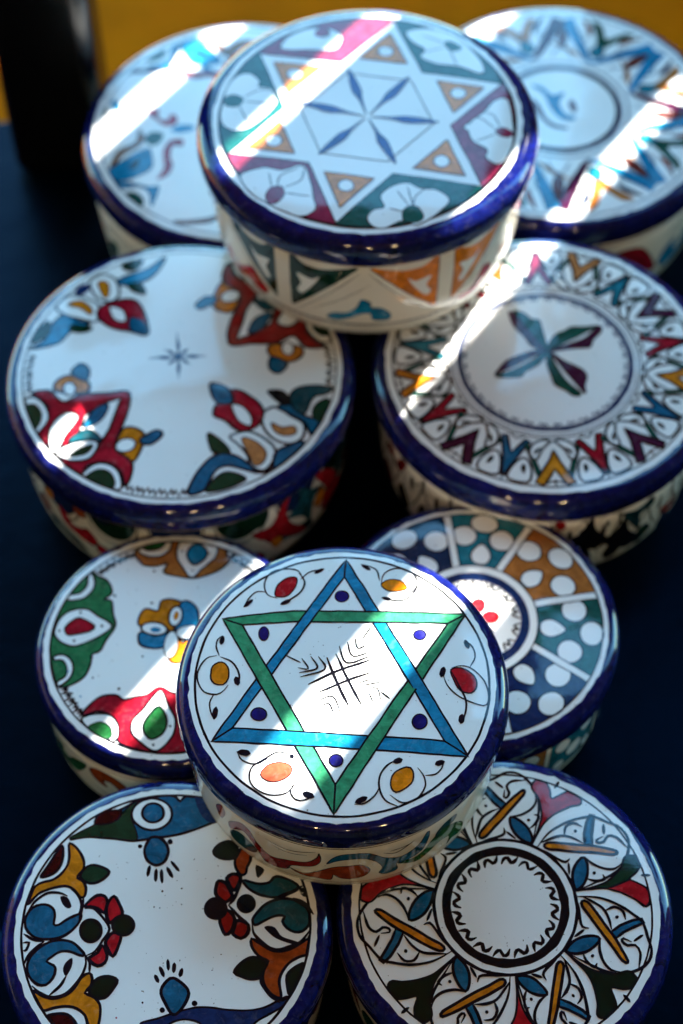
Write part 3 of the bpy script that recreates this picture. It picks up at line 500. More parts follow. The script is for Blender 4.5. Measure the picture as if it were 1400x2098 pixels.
  ('F','painted_berry','green',1,0.0077,'line',[(-0.604,-0.72),(-0.517,-0.679),(-0.439,-0.722),(-0.424,-0.806),(-0.478,-0.822),(-0.555,-0.779)]),
  ('F','painted_drop','white',1,0.0138,'line',[(-0.073,-0.418),(0.001,-0.559),(0.054,-0.678),(0.041,-0.794),(-0.029,-0.893),(-0.101,-0.925),(-0.193,-0.862),(-0.272,-0.774),(-0.27,-0.674),(-0.193,-0.573)]),
  ('F','painted_drop','green',1,0.0138,'line',[(-0.079,-0.558),(-0.026,-0.626),(-0.012,-0.71),(-0.045,-0.793),(-0.121,-0.829),(-0.175,-0.779),(-0.186,-0.708),(-0.146,-0.625)]),
  ('F','painted_dot','line',1,0,'line',[(-0.074,-0.502),(-0.075,-0.508),(-0.078,-0.512),(-0.084,-0.514),(-0.089,-0.512),(-0.093,-0.507),(-0.095,-0.501),(-0.094,-0.496),(-0.09,-0.491),(-0.085,-0.49),(-0.079,-0.491),(-0.075,-0.496)]),
  ('F','painted_dot','line',1,0,'line',[(0.026,-0.723),(0.025,-0.728),(0.021,-0.733),(0.016,-0.734),(0.011,-0.732),(0.007,-0.728),(0.005,-0.722),(0.006,-0.716),(0.01,-0.712),(0.015,-0.711),(0.02,-0.712),(0.024,-0.717)]),
  ('F','painted_dot','line',1,0,'line',[(-0.096,-0.876),(-0.097,-0.882),(-0.101,-0.886),(-0.106,-0.887),(-0.111,-0.886),(-0.115,-0.881),(-0.117,-0.876),(-0.116,-0.87),(-0.112,-0.866),(-0.107,-0.864),(-0.102,-0.866),(-0.098,-0.87)]),
  ('F','painted_dot','line',1,0,'line',[(-0.232,-0.688),(-0.233,-0.694),(-0.237,-0.698),(-0.242,-0.699),(-0.247,-0.698),(-0.252,-0.693),(-0.253,-0.687),(-0.252,-0.682),(-0.249,-0.677),(-0.243,-0.676),(-0.238,-0.677),(-0.234,-0.682)]),
  ('F','painted_dot','line',1,0,'line',[(-0.38,-0.404),(-0.382,-0.41),(-0.385,-0.414),(-0.39,-0.416),(-0.396,-0.414),(-0.4,-0.41),(-0.402,-0.404),(-0.401,-0.398),(-0.397,-0.393),(-0.392,-0.392),(-0.386,-0.394),(-0.382,-0.398)]),
  ('F','painted_dot','line',1,0,'line',[(-0.168,0.355),(-0.169,0.348),(-0.173,0.344),(-0.179,0.342),(-0.184,0.344),(-0.188,0.348),(-0.19,0.355),(-0.189,0.361),(-0.185,0.366),(-0.18,0.367),(-0.174,0.366),(-0.17,0.361)]),
  ('F','painted_petal','amber',1,0.0138,'line',[(-0.262,0.151),(-0.269,0.232),(-0.223,0.304),(-0.129,0.285),(-0.102,0.372),(-0.025,0.393),(0.062,0.355),(0.05,0.265),(-0.005,0.103),(-0.092,0.158),(-0.17,0.177)]),
  ('F','painted_petal','azure',1,0.0138,'line',[(-0.261,0.08),(-0.212,0.088),(-0.134,0.057),(-0.02,0.086),(-0.06,-0.038),(-0.19,-0.049),(-0.254,-0.004)]),
  ('F','painted_petal','amber',1,0.0138,'line',[(-0.004,0.085),(0.084,-0.005),(0.129,0.03),(0.165,-0.111),(0.068,-0.184),(-0.008,-0.171),(-0.045,-0.038)]),
  ('F','painted_petal','azure',1,0.0138,'line',[(0.054,0.356),(0.148,0.345),(0.199,0.227),(0.172,0.101),(0.114,0.013),(0.018,0.103)]),
  ('F','painted_petal','white',1,0.0138,'line',[(0.066,0.218),(0.051,0.175),(0.026,0.148),(-0.001,0.144),(-0.024,0.164),(-0.036,0.203),(-0.034,0.25),(-0.019,0.294),(0.005,0.321),(0.033,0.325),(0.056,0.305),(0.068,0.266)]),
  ('F','painted_petal','white',1,0.0138,'line',[(-0.043,0.113),(-0.057,0.085),(-0.094,0.067),(-0.145,0.064),(-0.196,0.077),(-0.233,0.102),(-0.247,0.132),(-0.233,0.161),(-0.195,0.179),(-0.144,0.182),(-0.093,0.169),(-0.056,0.144)]),
  ('F','painted_petal','white',1,0.0077,'line',[(0.042,-0.03),(0.03,-0.088),(0.008,-0.128),(-0.02,-0.14),(-0.044,-0.119),(-0.06,-0.073),(-0.062,-0.012),(-0.051,0.046),(-0.028,0.087),(-0.001,0.099),(0.024,0.078),(0.04,0.031)]),
  ('F','painted_petal','white',1,0.0077,'line',[(0.212,0.111),(0.205,0.08),(0.175,0.052),(0.13,0.035),(0.082,0.034),(0.044,0.048),(0.025,0.075),(0.032,0.106),(0.062,0.134),(0.108,0.151),(0.156,0.153),(0.194,0.138)]),
  ('F','painted_dot','amber',1,0,'line',[(0.04,0.232),(0.033,0.212),(0.023,0.199),(0.012,0.196),(0.004,0.205),(-0.001,0.222),(0.001,0.244),(0.007,0.264),(0.017,0.277),(0.028,0.28),(0.037,0.271),(0.041,0.253)]),
  ('F','painted_dot','azure',1,0,'line',[(-0.09,0.113),(-0.095,0.101),(-0.111,0.092),(-0.132,0.089),(-0.154,0.092),(-0.17,0.102),(-0.177,0.114),(-0.171,0.127),(-0.156,0.136),(-0.135,0.139),(-0.113,0.135),(-0.097,0.126)]),
  ('F','painted_dot','line',1,0,'line',[(-0.217,-0.125),(-0.217,-0.129),(-0.22,-0.132),(-0.224,-0.133),(-0.228,-0.132),(-0.231,-0.129),(-0.232,-0.124),(-0.231,-0.12),(-0.229,-0.117),(-0.225,-0.116),(-0.221,-0.117),(-0.218,-0.12)]),
  ('F','painted_dot','line',1,0,'line',[(-0.587,-0.303),(-0.587,-0.308),(-0.59,-0.311),(-0.594,-0.312),(-0.598,-0.311),(-0.601,-0.308),(-0.602,-0.303),(-0.601,-0.299),(-0.599,-0.296),(-0.595,-0.295),(-0.591,-0.296),(-0.588,-0.299)]),
  ('F','painted_dot','azure',1,0,'line',[(-0.781,-0.24),(-0.782,-0.245),(-0.784,-0.248),(-0.788,-0.249),(-0.792,-0.248),(-0.795,-0.245),(-0.796,-0.24),(-0.796,-0.236),(-0.793,-0.233),(-0.789,-0.232),(-0.785,-0.233),(-0.782,-0.236)]),
  ('F','painted_dot','azure',1,0,'line',[(-0.671,-0.461),(-0.672,-0.465),(-0.674,-0.468),(-0.678,-0.469),(-0.682,-0.468),(-0.685,-0.465),(-0.686,-0.461),(-0.686,-0.456),(-0.683,-0.453),(-0.679,-0.452),(-0.675,-0.453),(-0.672,-0.456)]),
  ('F','painted_dot','line',1,0,'line',[(-0.737,-0.431),(-0.737,-0.435),(-0.74,-0.438),(-0.744,-0.439),(-0.747,-0.438),(-0.75,-0.435),(-0.752,-0.431),(-0.751,-0.426),(-0.749,-0.423),(-0.745,-0.422),(-0.741,-0.423),(-0.738,-0.427)]),
 ],
 8: [
  ('F','painted_star_band','azure',0,0.0099,'line',[(0.034,0.94),(0.795,-0.555),(0.648,-0.445),(0.022,0.795)]),
  ('F','painted_star_band','azure',0,0.0099,'line',[(0.795,-0.555),(-0.838,-0.428),(-0.704,-0.339),(0.648,-0.445)]),
  ('F','painted_star_band','azure',0,0.0099,'line',[(-0.838,-0.428),(0.034,0.94),(0.022,0.795),(-0.704,-0.339)]),
  ('F','painted_star_band','jade',0,0.0099,'line',[(-0.792,0.481),(-0.323,0.529),(0.828,0.499),(0.703,0.422),(-0.322,0.444),(-0.659,0.426)]),
  ('F','painted_star_band','jade',0,0.0099,'line',[(0.828,0.499),(-0.06,-0.945),(-0.05,-0.744),(0.703,0.422)]),
  ('F','painted_star_band','jade',0,0.0099,'line',[(-0.06,-0.945),(-0.792,0.481),(-0.659,0.426),(-0.05,-0.744)]),
  ('F','painted_star_band','azure',0,0,'line',[(-0.328,0.372),(-0.186,0.595),(-0.129,0.558),(-0.278,0.327)]),
  ('S','line',0.0099,0,[(-0.328,0.372),(-0.257,0.483),(-0.186,0.595)]),
  ('S','line',0.0099,0,[(-0.278,0.327),(-0.204,0.442),(-0.129,0.558)]),
  ('F','painted_star_band','azure',0,0,'line',[(0.428,0.167),(0.563,-0.099),(0.456,-0.064),(0.344,0.157)]),
  ('S','line',0.0099,0,[(0.428,0.167),(0.496,0.033),(0.563,-0.099)]),
  ('S','line',0.0099,0,[(0.344,0.157),(0.4,0.046),(0.456,-0.064)]),
  ('F','painted_star_band','azure',0,0,'line',[(-0.411,-0.461),(-0.117,-0.484),(-0.107,-0.386),(-0.405,-0.362)]),
  ('S','line',0.0099,0,[(-0.411,-0.461),(-0.264,-0.473),(-0.117,-0.484)]),
  ('S','line',0.0099,0,[(-0.405,-0.362),(-0.256,-0.374),(-0.107,-0.386)]),
  ('F','painted_dot','cobalt',1,0.0066,'ink',[(0.048,0.638),(0.042,0.616),(0.025,0.6),(0.003,0.594),(-0.019,0.6),(-0.035,0.617),(-0.041,0.639),(-0.035,0.661),(-0.018,0.677),(0.004,0.682),(0.026,0.676),(0.042,0.66)]),
  ('F','painted_dot','cobalt',1,0.0066,'ink',[(-0.479,0.354),(-0.484,0.328),(-0.496,0.309),(-0.512,0.302),(-0.529,0.309),(-0.542,0.328),(-0.547,0.355),(-0.543,0.381),(-0.531,0.4),(-0.514,0.407),(-0.497,0.4),(-0.484,0.38)]),
  ('F','painted_dot','cobalt',1,0.0066,'ink',[(-0.488,-0.246),(-0.494,-0.269),(-0.511,-0.286),(-0.536,-0.292),(-0.56,-0.285),(-0.579,-0.268),(-0.586,-0.245),(-0.579,-0.222),(-0.562,-0.205),(-0.537,-0.199),(-0.513,-0.206),(-0.494,-0.223)]),
  ('F','painted_dot','cobalt',1,0.0066,'ink',[(0.541,-0.311),(0.534,-0.339),(0.515,-0.358),(0.491,-0.365),(0.466,-0.358),(0.449,-0.338),(0.443,-0.31),(0.451,-0.283),(0.469,-0.263),(0.494,-0.256),(0.518,-0.263),(0.536,-0.284)]),
  ('F','painted_dot','cobalt',1,0.0066,'ink',[(-0.0,-0.58),(-0.006,-0.601),(-0.022,-0.616),(-0.044,-0.622),(-0.066,-0.616),(-0.081,-0.6),(-0.087,-0.579),(-0.081,-0.557),(-0.065,-0.542),(-0.043,-0.536),(-0.022,-0.542),(-0.006,-0.558)]),
  ('F','painted_dot','cobalt',1,0.0066,'ink',[(0.557,0.334),(0.55,0.315),(0.535,0.301),(0.513,0.296),(0.493,0.301),(0.478,0.315),(0.473,0.335),(0.479,0.354),(0.495,0.368),(0.516,0.373),(0.537,0.368),(0.552,0.353)]),
  ('F','painted_berry','red',1,0.0066,'line',[(-0.443,0.661),(-0.426,0.742),(-0.359,0.795),(-0.299,0.795),(-0.307,0.72),(-0.357,0.65),(-0.417,0.641)]),
  ('F','painted_berry','orange',1,0.0066,'line',[(0.266,0.733),(0.327,0.773),(0.404,0.762),(0.441,0.701),(0.393,0.678),(0.308,0.683)]),
  ('F','painted_berry','orange',1,0.0083,'line',[(-0.854,0.072),(-0.844,0.119),(-0.789,0.147),(-0.747,0.109),(-0.741,0.023),(-0.773,-0.02),(-0.831,-0.013),(-0.855,0.025)]),
  ('F','painted_berry','red',1,0.0083,'line',[(0.708,0.069),(0.784,0.081),(0.856,0.024),(0.872,-0.052),(0.833,-0.102),(0.768,-0.088),(0.729,-0.022)]),
  ('F','painted_berry','sunlit_red',1,0.005,'line',[(-0.52,-0.664),(-0.476,-0.603),(-0.396,-0.586),(-0.328,-0.613),(-0.334,-0.675),(-0.411,-0.715),(-0.482,-0.709)]),  # red berry with the sun stripe's bleaching put into its colour
  ('F','painted_berry','orange',1,0.0083,'line',[(0.3,-0.718),(0.326,-0.665),(0.399,-0.627),(0.438,-0.649),(0.436,-0.719),(0.387,-0.771),(0.33,-0.797),(0.302,-0.77)]),
  ('S','line',0.0083,0,[(-0.256,0.78),(-0.29,0.852),(-0.376,0.869),(-0.471,0.844),(-0.516,0.753),(-0.494,0.662),(-0.425,0.631)]),
  ('S','line',0.0099,0,[(-0.282,0.831),(-0.247,0.76),(-0.272,0.68),(-0.34,0.62),(-0.399,0.587)]),
  ('S','line',0.0083,0,[(-0.273,0.78),(-0.221,0.834),(-0.153,0.854),(-0.11,0.86)]),
  ('S','line',0.0083,0,[(-0.508,0.682),(-0.562,0.689),(-0.613,0.644),(-0.654,0.57)]),
  ('S','line',0.0083,0,[(0.266,0.733),(0.294,0.824),(0.38,0.864),(0.474,0.832),(0.511,0.741),(0.469,0.671),(0.358,0.658)]),
  ('S','line',0.0099,0,[(0.507,0.801),(0.504,0.7),(0.442,0.621),(0.365,0.602),(0.272,0.627)]),
  ('S','line',0.0083,0,[(0.258,0.764),(0.242,0.845),(0.192,0.882),(0.132,0.898)]),
  ('S','line',0.0083,0,[(-0.821,0.196),(-0.887,0.177),(-0.934,0.101),(-0.94,0.016),(-0.895,-0.069),(-0.812,-0.094),(-0.764,-0.061),(-0.74,-0.024)]),
  ('S','line',0.0099,0,[(-0.796,0.186),(-0.72,0.147),(-0.676,0.07),(-0.666,-0.015)]),
  ('S','line',0.0083,0,[(-0.804,0.195),(-0.826,0.263),(-0.816,0.321),(-0.783,0.35)]),
  ('S','line',0.0083,0,[(-0.829,-0.088),(-0.856,-0.153),(-0.844,-0.227),(-0.823,-0.274)]),
  ('S','line',0.0083,0,[(0.709,0.082),(0.776,0.1),(0.842,0.081),(0.92,-0.005),(0.945,-0.099),(0.927,-0.183),(0.854,-0.177),(0.75,-0.125),(0.679,-0.04),(0.651,0.073)]),
  ('S','line',0.0083,0,[(0.834,0.09),(0.871,0.166),(0.858,0.243),(0.81,0.292)]),
  ('S','line',0.0099,0,[(0.708,0.063),(0.753,-0.041),(0.79,-0.135),(0.795,-0.209),(0.766,-0.319)]),
  ('S','line',0.0083,0,[(-0.315,-0.667),(-0.307,-0.737),(-0.362,-0.798),(-0.457,-0.806),(-0.553,-0.761),(-0.59,-0.69),(-0.572,-0.611),(-0.493,-0.558),(-0.413,-0.514),(-0.332,-0.533)]),
  ('S','line',0.0083,0,[(-0.671,-0.502),(-0.637,-0.565),(-0.556,-0.593),(-0.477,-0.558)]),
  ('S','line',0.0083,0,[(-0.315,-0.737),(-0.33,-0.79),(-0.298,-0.842),(-0.242,-0.846),(-0.179,-0.818)]),
  ('S','line',0.0083,0,[(0.471,-0.631),(0.509,-0.694),(0.511,-0.764),(0.456,-0.842),(0.368,-0.867),(0.29,-0.814)]),
  ('S','line',0.0099,0,[(0.368,-0.577),(0.295,-0.603),(0.237,-0.673),(0.224,-0.761),(0.258,-0.848),(0.344,-0.893)]),
  ('S','line',0.0083,0,[(0.228,-0.761),(0.195,-0.822),(0.13,-0.873),(0.067,-0.878)]),
  ('S','line',0.0083,0,[(0.517,-0.685),(0.581,-0.677),(0.623,-0.633),(0.636,-0.589)]),
  ('S','line',0.0231,0,[(-0.118,0.862),(-0.178,0.826)]),
  ('S','line',0.0231,0,[(-0.595,0.623),(-0.649,0.57)]),
  ('S','line',0.0231,0,[(-0.34,0.614),(-0.404,0.583)]),
  ('S','line',0.0231,0,[(0.14,0.891),(0.195,0.854)]),
  ('S','line',0.0215,0,[(0.272,0.627),(0.331,0.61)]),
  ('S','line',0.0298,0,[(-0.692,0.032),(-0.676,-0.028)]),
  ('S','line',0.0231,0,[(-0.782,0.344),(-0.793,0.282)]),
  ('S','line',0.0264,0,[(-0.813,-0.187),(-0.823,-0.272)]),
  ('S','line',0.0298,0,[(0.663,0.088),(0.645,0.017)]),
  ('S','line',0.0231,0,[(0.812,0.294),(0.832,0.232)]),
  ('S','line',0.0298,0,[(0.767,-0.257),(0.757,-0.319)]),
  ('S','line',0.0331,0,[(-0.663,-0.506),(-0.59,-0.521)]),
  ('S','line',0.0198,0,[(-0.329,-0.533),(-0.316,-0.557)]),
  ('S','line',0.0331,0,[(-0.25,-0.799),(-0.184,-0.826)]),
  ('S','line',0.0298,0,[(0.319,-0.594),(0.373,-0.575)]),
  ('S','line',0.0298,0,[(0.584,-0.609),(0.639,-0.589)]),
  ('S','line',0.0264,0,[(0.075,-0.867),(0.147,-0.833)]),
  ('S','ink',0.0149,0,[(-0.1,0.168),(-0.022,-0.051),(0.039,-0.191)]),
  ('S','ink',0.0132,0,[(-0.04,0.196),(0.036,0.005),(0.121,-0.183)]),
  ('S','ink',0.0149,0,[(-0.22,-0.03),(-0.004,0.077),(0.187,0.147)]),
  ('S','ink',0.0132,0,[(-0.146,-0.087),(0.011,-0.014),(0.178,0.05)]),
  ('S','ink',0.0083,0,[(-0.37,0.19),(-0.27,0.132)]),
  ('S','ink',0.0083,0,[(-0.262,0.164),(-0.22,0.084),(-0.287,0.094)]),
  ('S','ink',0.0099,0,[(-0.204,0.179),(-0.162,0.087),(-0.278,0.056)]),
  ('S','ink',0.0099,0,[(-0.154,0.178),(-0.112,0.079),(-0.27,0.024)]),
  ('S','ink',0.0083,0,[(0.197,0.403),(0.128,0.29)]),
  ('S','ink',0.0099,0,[(0.09,0.31),(0.107,0.233),(0.164,0.261)]),
  ('S','ink',0.0099,0,[(0.039,0.282),(0.071,0.176),(0.183,0.203)]),
  ('S','ink',0.0116,0,[(-0.016,0.253),(0.029,0.128),(0.18,0.17)]),
  ('S','ink',0.0099,0,[(0.249,-0.091),(0.306,-0.142)]),
  ('S','ink',0.0066,0,[(0.151,-0.072),(0.225,-0.063),(0.248,-0.147)]),
  ('S','ink',0.0066,0,[(0.126,-0.043),(0.259,-0.017)]),
  ('S','ink',0.0066,0,[(0.11,-0.024),(0.185,0.003)]),
  ('S','ink',0.0066,0,[(0.175,-0.1),(0.198,-0.165)]),
  ('S','ink',0.0066,0,[(-0.171,-0.161),(-0.064,-0.121),(-0.007,-0.255)]),
  ('S','ink',0.0066,0,[(-0.154,-0.208),(-0.089,-0.171),(-0.053,-0.255)]),
  ('S','ink',0.005,0,[(-0.13,-0.254),(-0.102,-0.232)]),
 ],
 9: [
  ('F','painted_band','blue',1,0.0129,'line',[(-0.684,0.634),(-0.517,0.735),(-0.505,0.802),(-0.45,0.836),(-0.363,0.841),(-0.268,0.896),(-0.194,0.938),(-0.111,0.963),(-0.027,0.958),(0.028,0.935),(0.056,0.905),(0.083,0.938),(0.141,0.952),(0.243,0.94),(0.346,0.862),(0.34,0.762),(0.282,0.739),(0.135,0.676),(0.003,0.641),(-0.095,0.63),(-0.227,0.61),(-0.327,0.62),(-0.494,0.641),(-0.61,0.642)]),
  ('F','painted_leaf','forest',1,0.0064,'line',[(-0.684,0.634),(-0.613,0.687),(-0.517,0.733),(-0.446,0.767),(-0.339,0.824),(-0.267,0.893),(-0.177,0.932),(-0.24,0.85),(-0.269,0.778),(-0.245,0.705),(-0.224,0.615),(-0.327,0.621),(-0.494,0.641)]),
  ('F','painted_berry','maroon',1,0.0097,'line',[(-0.519,0.739),(-0.503,0.802),(-0.45,0.836),(-0.363,0.841),(-0.339,0.82),(-0.369,0.77),(-0.434,0.743)]),
  ('F','painted_leaf','navy',1,0,'line',[(0.158,0.941),(0.243,0.94),(0.346,0.862),(0.34,0.762),(0.266,0.739),(0.197,0.809)]),
  ('F','painted_ring','white',1,0.0129,'line',[(0.006,0.805),(-0.01,0.746),(-0.058,0.703),(-0.126,0.687),(-0.196,0.704),(-0.249,0.748),(-0.271,0.809),(-0.256,0.869),(-0.207,0.912),(-0.138,0.928),(-0.068,0.911),(-0.015,0.866)]),
  ('F','painted_dot','blue',1,0.0129,'line',[(-0.051,0.817),(-0.059,0.781),(-0.086,0.754),(-0.123,0.745),(-0.161,0.755),(-0.19,0.782),(-0.201,0.819),(-0.193,0.855),(-0.167,0.882),(-0.13,0.891),(-0.092,0.881),(-0.063,0.854)]),
  ('F','painted_drop','blue',1,0.0145,'line',[(-0.129,0.632),(-0.076,0.631),(-0.027,0.586),(-0.005,0.523),(-0.029,0.453),(-0.086,0.427),(-0.145,0.463),(-0.17,0.534),(-0.152,0.596)]),
  ('S','line',0.0177,0,[(-0.127,0.427),(-0.139,0.349)]),
  ('S','line',0.0177,0,[(-0.084,0.401),(-0.084,0.313)]),
  ('S','line',0.0177,0,[(-0.048,0.397),(-0.039,0.299)]),
  ('S','line',0.0177,0,[(-0.011,0.414),(0.03,0.338)]),
  ('S','line',0.0177,0,[(0.016,0.456),(0.072,0.385)]),
  ('F','painted_dot','line',1,0,'line',[(-0.185,0.568),(-0.187,0.56),(-0.192,0.554),(-0.199,0.552),(-0.207,0.554),(-0.212,0.56),(-0.215,0.568),(-0.213,0.576),(-0.208,0.582),(-0.201,0.584),(-0.193,0.582),(-0.187,0.576)]),
  ('F','painted_dot','line',1,0,'line',[(0.019,0.6),(0.017,0.59),(0.01,0.583),(0.001,0.58),(-0.008,0.583),(-0.015,0.59),(-0.018,0.6),(-0.016,0.61),(-0.01,0.617),(-0.001,0.62),(0.009,0.617),(0.016,0.61)]),
  ('F','painted_band','navy',1,0.0097,'line',[(-0.135,-0.662),(-0.02,-0.622),(0.127,-0.575),(0.26,-0.552),(0.401,-0.57),(0.527,-0.576),(0.652,-0.556),(0.761,-0.501),(0.805,-0.482),(0.785,-0.542),(0.622,-0.636),(0.53,-0.699),(0.296,-0.72),(0.247,-0.656),(0.153,-0.633),(0.06,-0.654),(-0.031,-0.717)]),
  ('F','painted_drop','blue',1,0.0145,'line',[(0.066,-0.36),(0.161,-0.438),(0.156,-0.511),(0.112,-0.583),(0.073,-0.599),(0.032,-0.55),(-0.012,-0.461),(0.009,-0.396)]),
  ('S','line',0.0177,0,[(-0.031,-0.387),(-0.057,-0.338)]),
  ('S','line',0.0177,0,[(0.002,-0.35),(-0.028,-0.281)]),
  ('S','line',0.0177,0,[(0.029,-0.306),(0.022,-0.232)]),
  ('S','line',0.0177,0,[(0.064,-0.323),(0.066,-0.257)]),
  ('S','line',0.0177,0,[(0.107,-0.351),(0.119,-0.295)]),
  ('F','painted_dot','line',1,0,'line',[(0.019,-0.571),(0.017,-0.58),(0.011,-0.586),(0.002,-0.588),(-0.007,-0.586),(-0.013,-0.579),(-0.016,-0.57),(-0.014,-0.562),(-0.008,-0.555),(0.001,-0.553),(0.009,-0.555),(0.016,-0.562)]),
  ('F','painted_dot','line',1,0,'line',[(0.227,-0.528),(0.225,-0.537),(0.218,-0.544),(0.209,-0.547),(0.2,-0.544),(0.192,-0.537),(0.19,-0.527),(0.192,-0.518),(0.198,-0.511),(0.208,-0.508),(0.217,-0.511),(0.224,-0.518)]),
  ('F','painted_dot','line',1,0,'line',[(-0.03,0.24),(-0.03,0.236),(-0.033,0.234),(-0.036,0.233),(-0.039,0.234),(-0.042,0.236),(-0.043,0.24),(-0.042,0.243),(-0.04,0.246),(-0.036,0.247),(-0.033,0.246),(-0.031,0.243)]),
  ('F','painted_dot','line',1,0,'line',[(-0.042,0.123),(-0.043,0.12),(-0.044,0.118),(-0.047,0.118),(-0.049,0.118),(-0.051,0.12),(-0.052,0.123),(-0.051,0.125),(-0.049,0.127),(-0.047,0.128),(-0.045,0.127),(-0.043,0.125)]),
  ('F','painted_dot','line',1,0,'line',[(-0.12,-0.521),(-0.121,-0.524),(-0.123,-0.527),(-0.126,-0.527),(-0.13,-0.526),(-0.132,-0.524),(-0.133,-0.521),(-0.132,-0.518),(-0.13,-0.515),(-0.127,-0.514),(-0.124,-0.515),(-0.121,-0.518)]),
  ('F','painted_dot','line',1,0,'line',[(0.098,0.259),(0.098,0.256),(0.096,0.255),(0.094,0.254),(0.091,0.255),(0.089,0.257),(0.089,0.259),(0.089,0.262),(0.091,0.264),(0.093,0.264),(0.096,0.264),(0.098,0.262)]),
  ('F','painted_dot','line',1,0,'line',[(-0.08,0.13),(-0.08,0.127),(-0.082,0.126),(-0.084,0.125),(-0.087,0.126),(-0.089,0.128),(-0.089,0.13),(-0.089,0.133),(-0.087,0.135),(-0.085,0.135),(-0.082,0.135),(-0.08,0.133)]),
  ('F','painted_dot','red',1,0,'line',[(-0.284,-0.619),(-0.285,-0.622),(-0.287,-0.624),(-0.29,-0.625),(-0.293,-0.624),(-0.296,-0.622),(-0.297,-0.619),(-0.296,-0.615),(-0.294,-0.613),(-0.291,-0.612),(-0.288,-0.613),(-0.285,-0.616)]),
  ('F','painted_dot','line',1,0,'line',[(0.102,0.147),(0.102,0.145),(0.1,0.143),(0.098,0.143),(0.096,0.143),(0.095,0.145),(0.094,0.147),(0.094,0.149),(0.096,0.151),(0.098,0.151),(0.1,0.151),(0.101,0.149)]),
  ('F','painted_dot','red',1,0,'line',[(0.523,-0.07),(0.522,-0.073),(0.519,-0.076),(0.516,-0.077),(0.513,-0.076),(0.511,-0.073),(0.51,-0.07),(0.51,-0.066),(0.513,-0.064),(0.516,-0.063),(0.519,-0.064),(0.522,-0.067)]),
  ('F','painted_leaf','amber',1,0.013,'line',[(-0.683,0.604),(-0.638,0.573),(-0.594,0.514),(-0.57,0.455),(-0.575,0.405),(-0.6,0.372),(-0.609,0.343),(-0.573,0.322),(-0.548,0.276),(-0.55,0.214),(-0.58,0.207),(-0.614,0.248),(-0.671,0.286),(-0.733,0.286),(-0.801,0.266),(-0.868,0.234),(-0.924,0.165),(-0.91,0.235),(-0.888,0.292),(-0.836,0.32),(-0.776,0.336),(-0.724,0.373),(-0.682,0.439),(-0.676,0.506),(-0.684,0.565)]),
  ('F','painted_berry','maroon',1,0.013,'line',[(-0.729,0.587),(-0.719,0.507),(-0.729,0.44),(-0.771,0.382),(-0.855,0.358),(-0.815,0.441),(-0.768,0.533)]),
  ('F','painted_leaf','forest',1,0.013,'line',[(-0.578,0.396),(-0.526,0.436),(-0.463,0.427),(-0.397,0.386),(-0.441,0.329),(-0.494,0.304),(-0.549,0.313),(-0.59,0.347)]),
  ('F','painted_swirl','blue',1,0.013,'line',[(-0.925,0.096),(-0.891,0.141),(-0.839,0.16),(-0.784,0.152),(-0.747,0.119),(-0.739,0.07),(-0.744,0.018),(-0.712,0.013),(-0.653,0.053),(-0.579,0.085),(-0.561,0.072),(-0.575,0.028),(-0.632,-0.036),(-0.697,-0.075),(-0.78,-0.084),(-0.858,-0.067),(-0.916,-0.017),(-0.937,0.048)]),
  ('F','painted_swirl','blue',1,0.013,'line',[(-0.896,-0.247),(-0.878,-0.192),(-0.828,-0.145),(-0.763,-0.106),(-0.688,-0.091),(-0.619,-0.104),(-0.562,-0.148),(-0.521,-0.196),(-0.559,-0.195),(-0.622,-0.171),(-0.682,-0.17),(-0.733,-0.201),(-0.768,-0.236),(-0.72,-0.264),(-0.707,-0.296),(-0.721,-0.35),(-0.763,-0.39),(-0.816,-0.388),(-0.864,-0.349),(-0.891,-0.302)]),
  ('F','painted_comma','line',1,0,'line',[(-0.712,0.216),(-0.665,0.208),(-0.633,0.142),(-0.659,0.128),(-0.692,0.159)]),
  ('F','painted_comma','line',1,0,'line',[(-0.652,-0.265),(-0.632,-0.234),(-0.602,-0.215),(-0.604,-0.281),(-0.632,-0.339),(-0.655,-0.304)]),
  ('S','line',0.013,0,[(-0.92,0.121),(-0.872,0.193),(-0.799,0.242),(-0.722,0.241),(-0.666,0.216)]),
  ('S','line',0.013,0,[(-0.671,0.286),(-0.614,0.244),(-0.574,0.182),(-0.568,0.125),(-0.586,0.081)]),
  ('S','line',0.013,0,[(-0.632,-0.336),(-0.665,-0.397),(-0.735,-0.462)]),
  ('S','line',0.013,0,[(-0.521,-0.196),(-0.511,-0.259),(-0.534,-0.337),(-0.588,-0.417),(-0.652,-0.463),(-0.726,-0.472),(-0.804,-0.436),(-0.853,-0.395)]),
  ('S','line',0.013,0,[(-0.544,0.125),(-0.49,0.124),(-0.433,0.075),(-0.372,-0.018),(-0.414,-0.102),(-0.455,-0.169),(-0.513,-0.2)]),
  ('S','line',0.013,0,[(-0.935,-0.104),(-0.897,-0.101),(-0.911,-0.152),(-0.93,-0.156)]),
  ('S','line',0.013,0,[(-0.936,-0.04),(-0.872,-0.081),(-0.794,-0.098)]),
  ('S','line',0.013,0,[(-0.918,-0.254),(-0.887,-0.176),(-0.794,-0.098)]),
  ('S','line',0.013,0,[(-0.557,0.206),(-0.563,0.125),(-0.575,0.028)]),
  ('S','line',0.013,0,[(-0.521,-0.196),(-0.488,-0.243),(-0.483,-0.314)]),
  ('F','painted_dot','deepgreen',1,0.013,'line',[(-0.426,-0.031),(-0.433,-0.069),(-0.456,-0.097),(-0.489,-0.107),(-0.524,-0.096),(-0.551,-0.068),(-0.563,-0.03),(-0.557,0.008),(-0.533,0.036),(-0.5,0.046),(-0.465,0.035),(-0.437,0.007)]),
  ('F','painted_petal','red',1,0.0153,'line',[(-0.548,0.137),(-0.517,0.181),(-0.465,0.218),(-0.418,0.213),(-0.399,0.172),(-0.411,0.091),(-0.451,0.12),(-0.506,0.139)]),
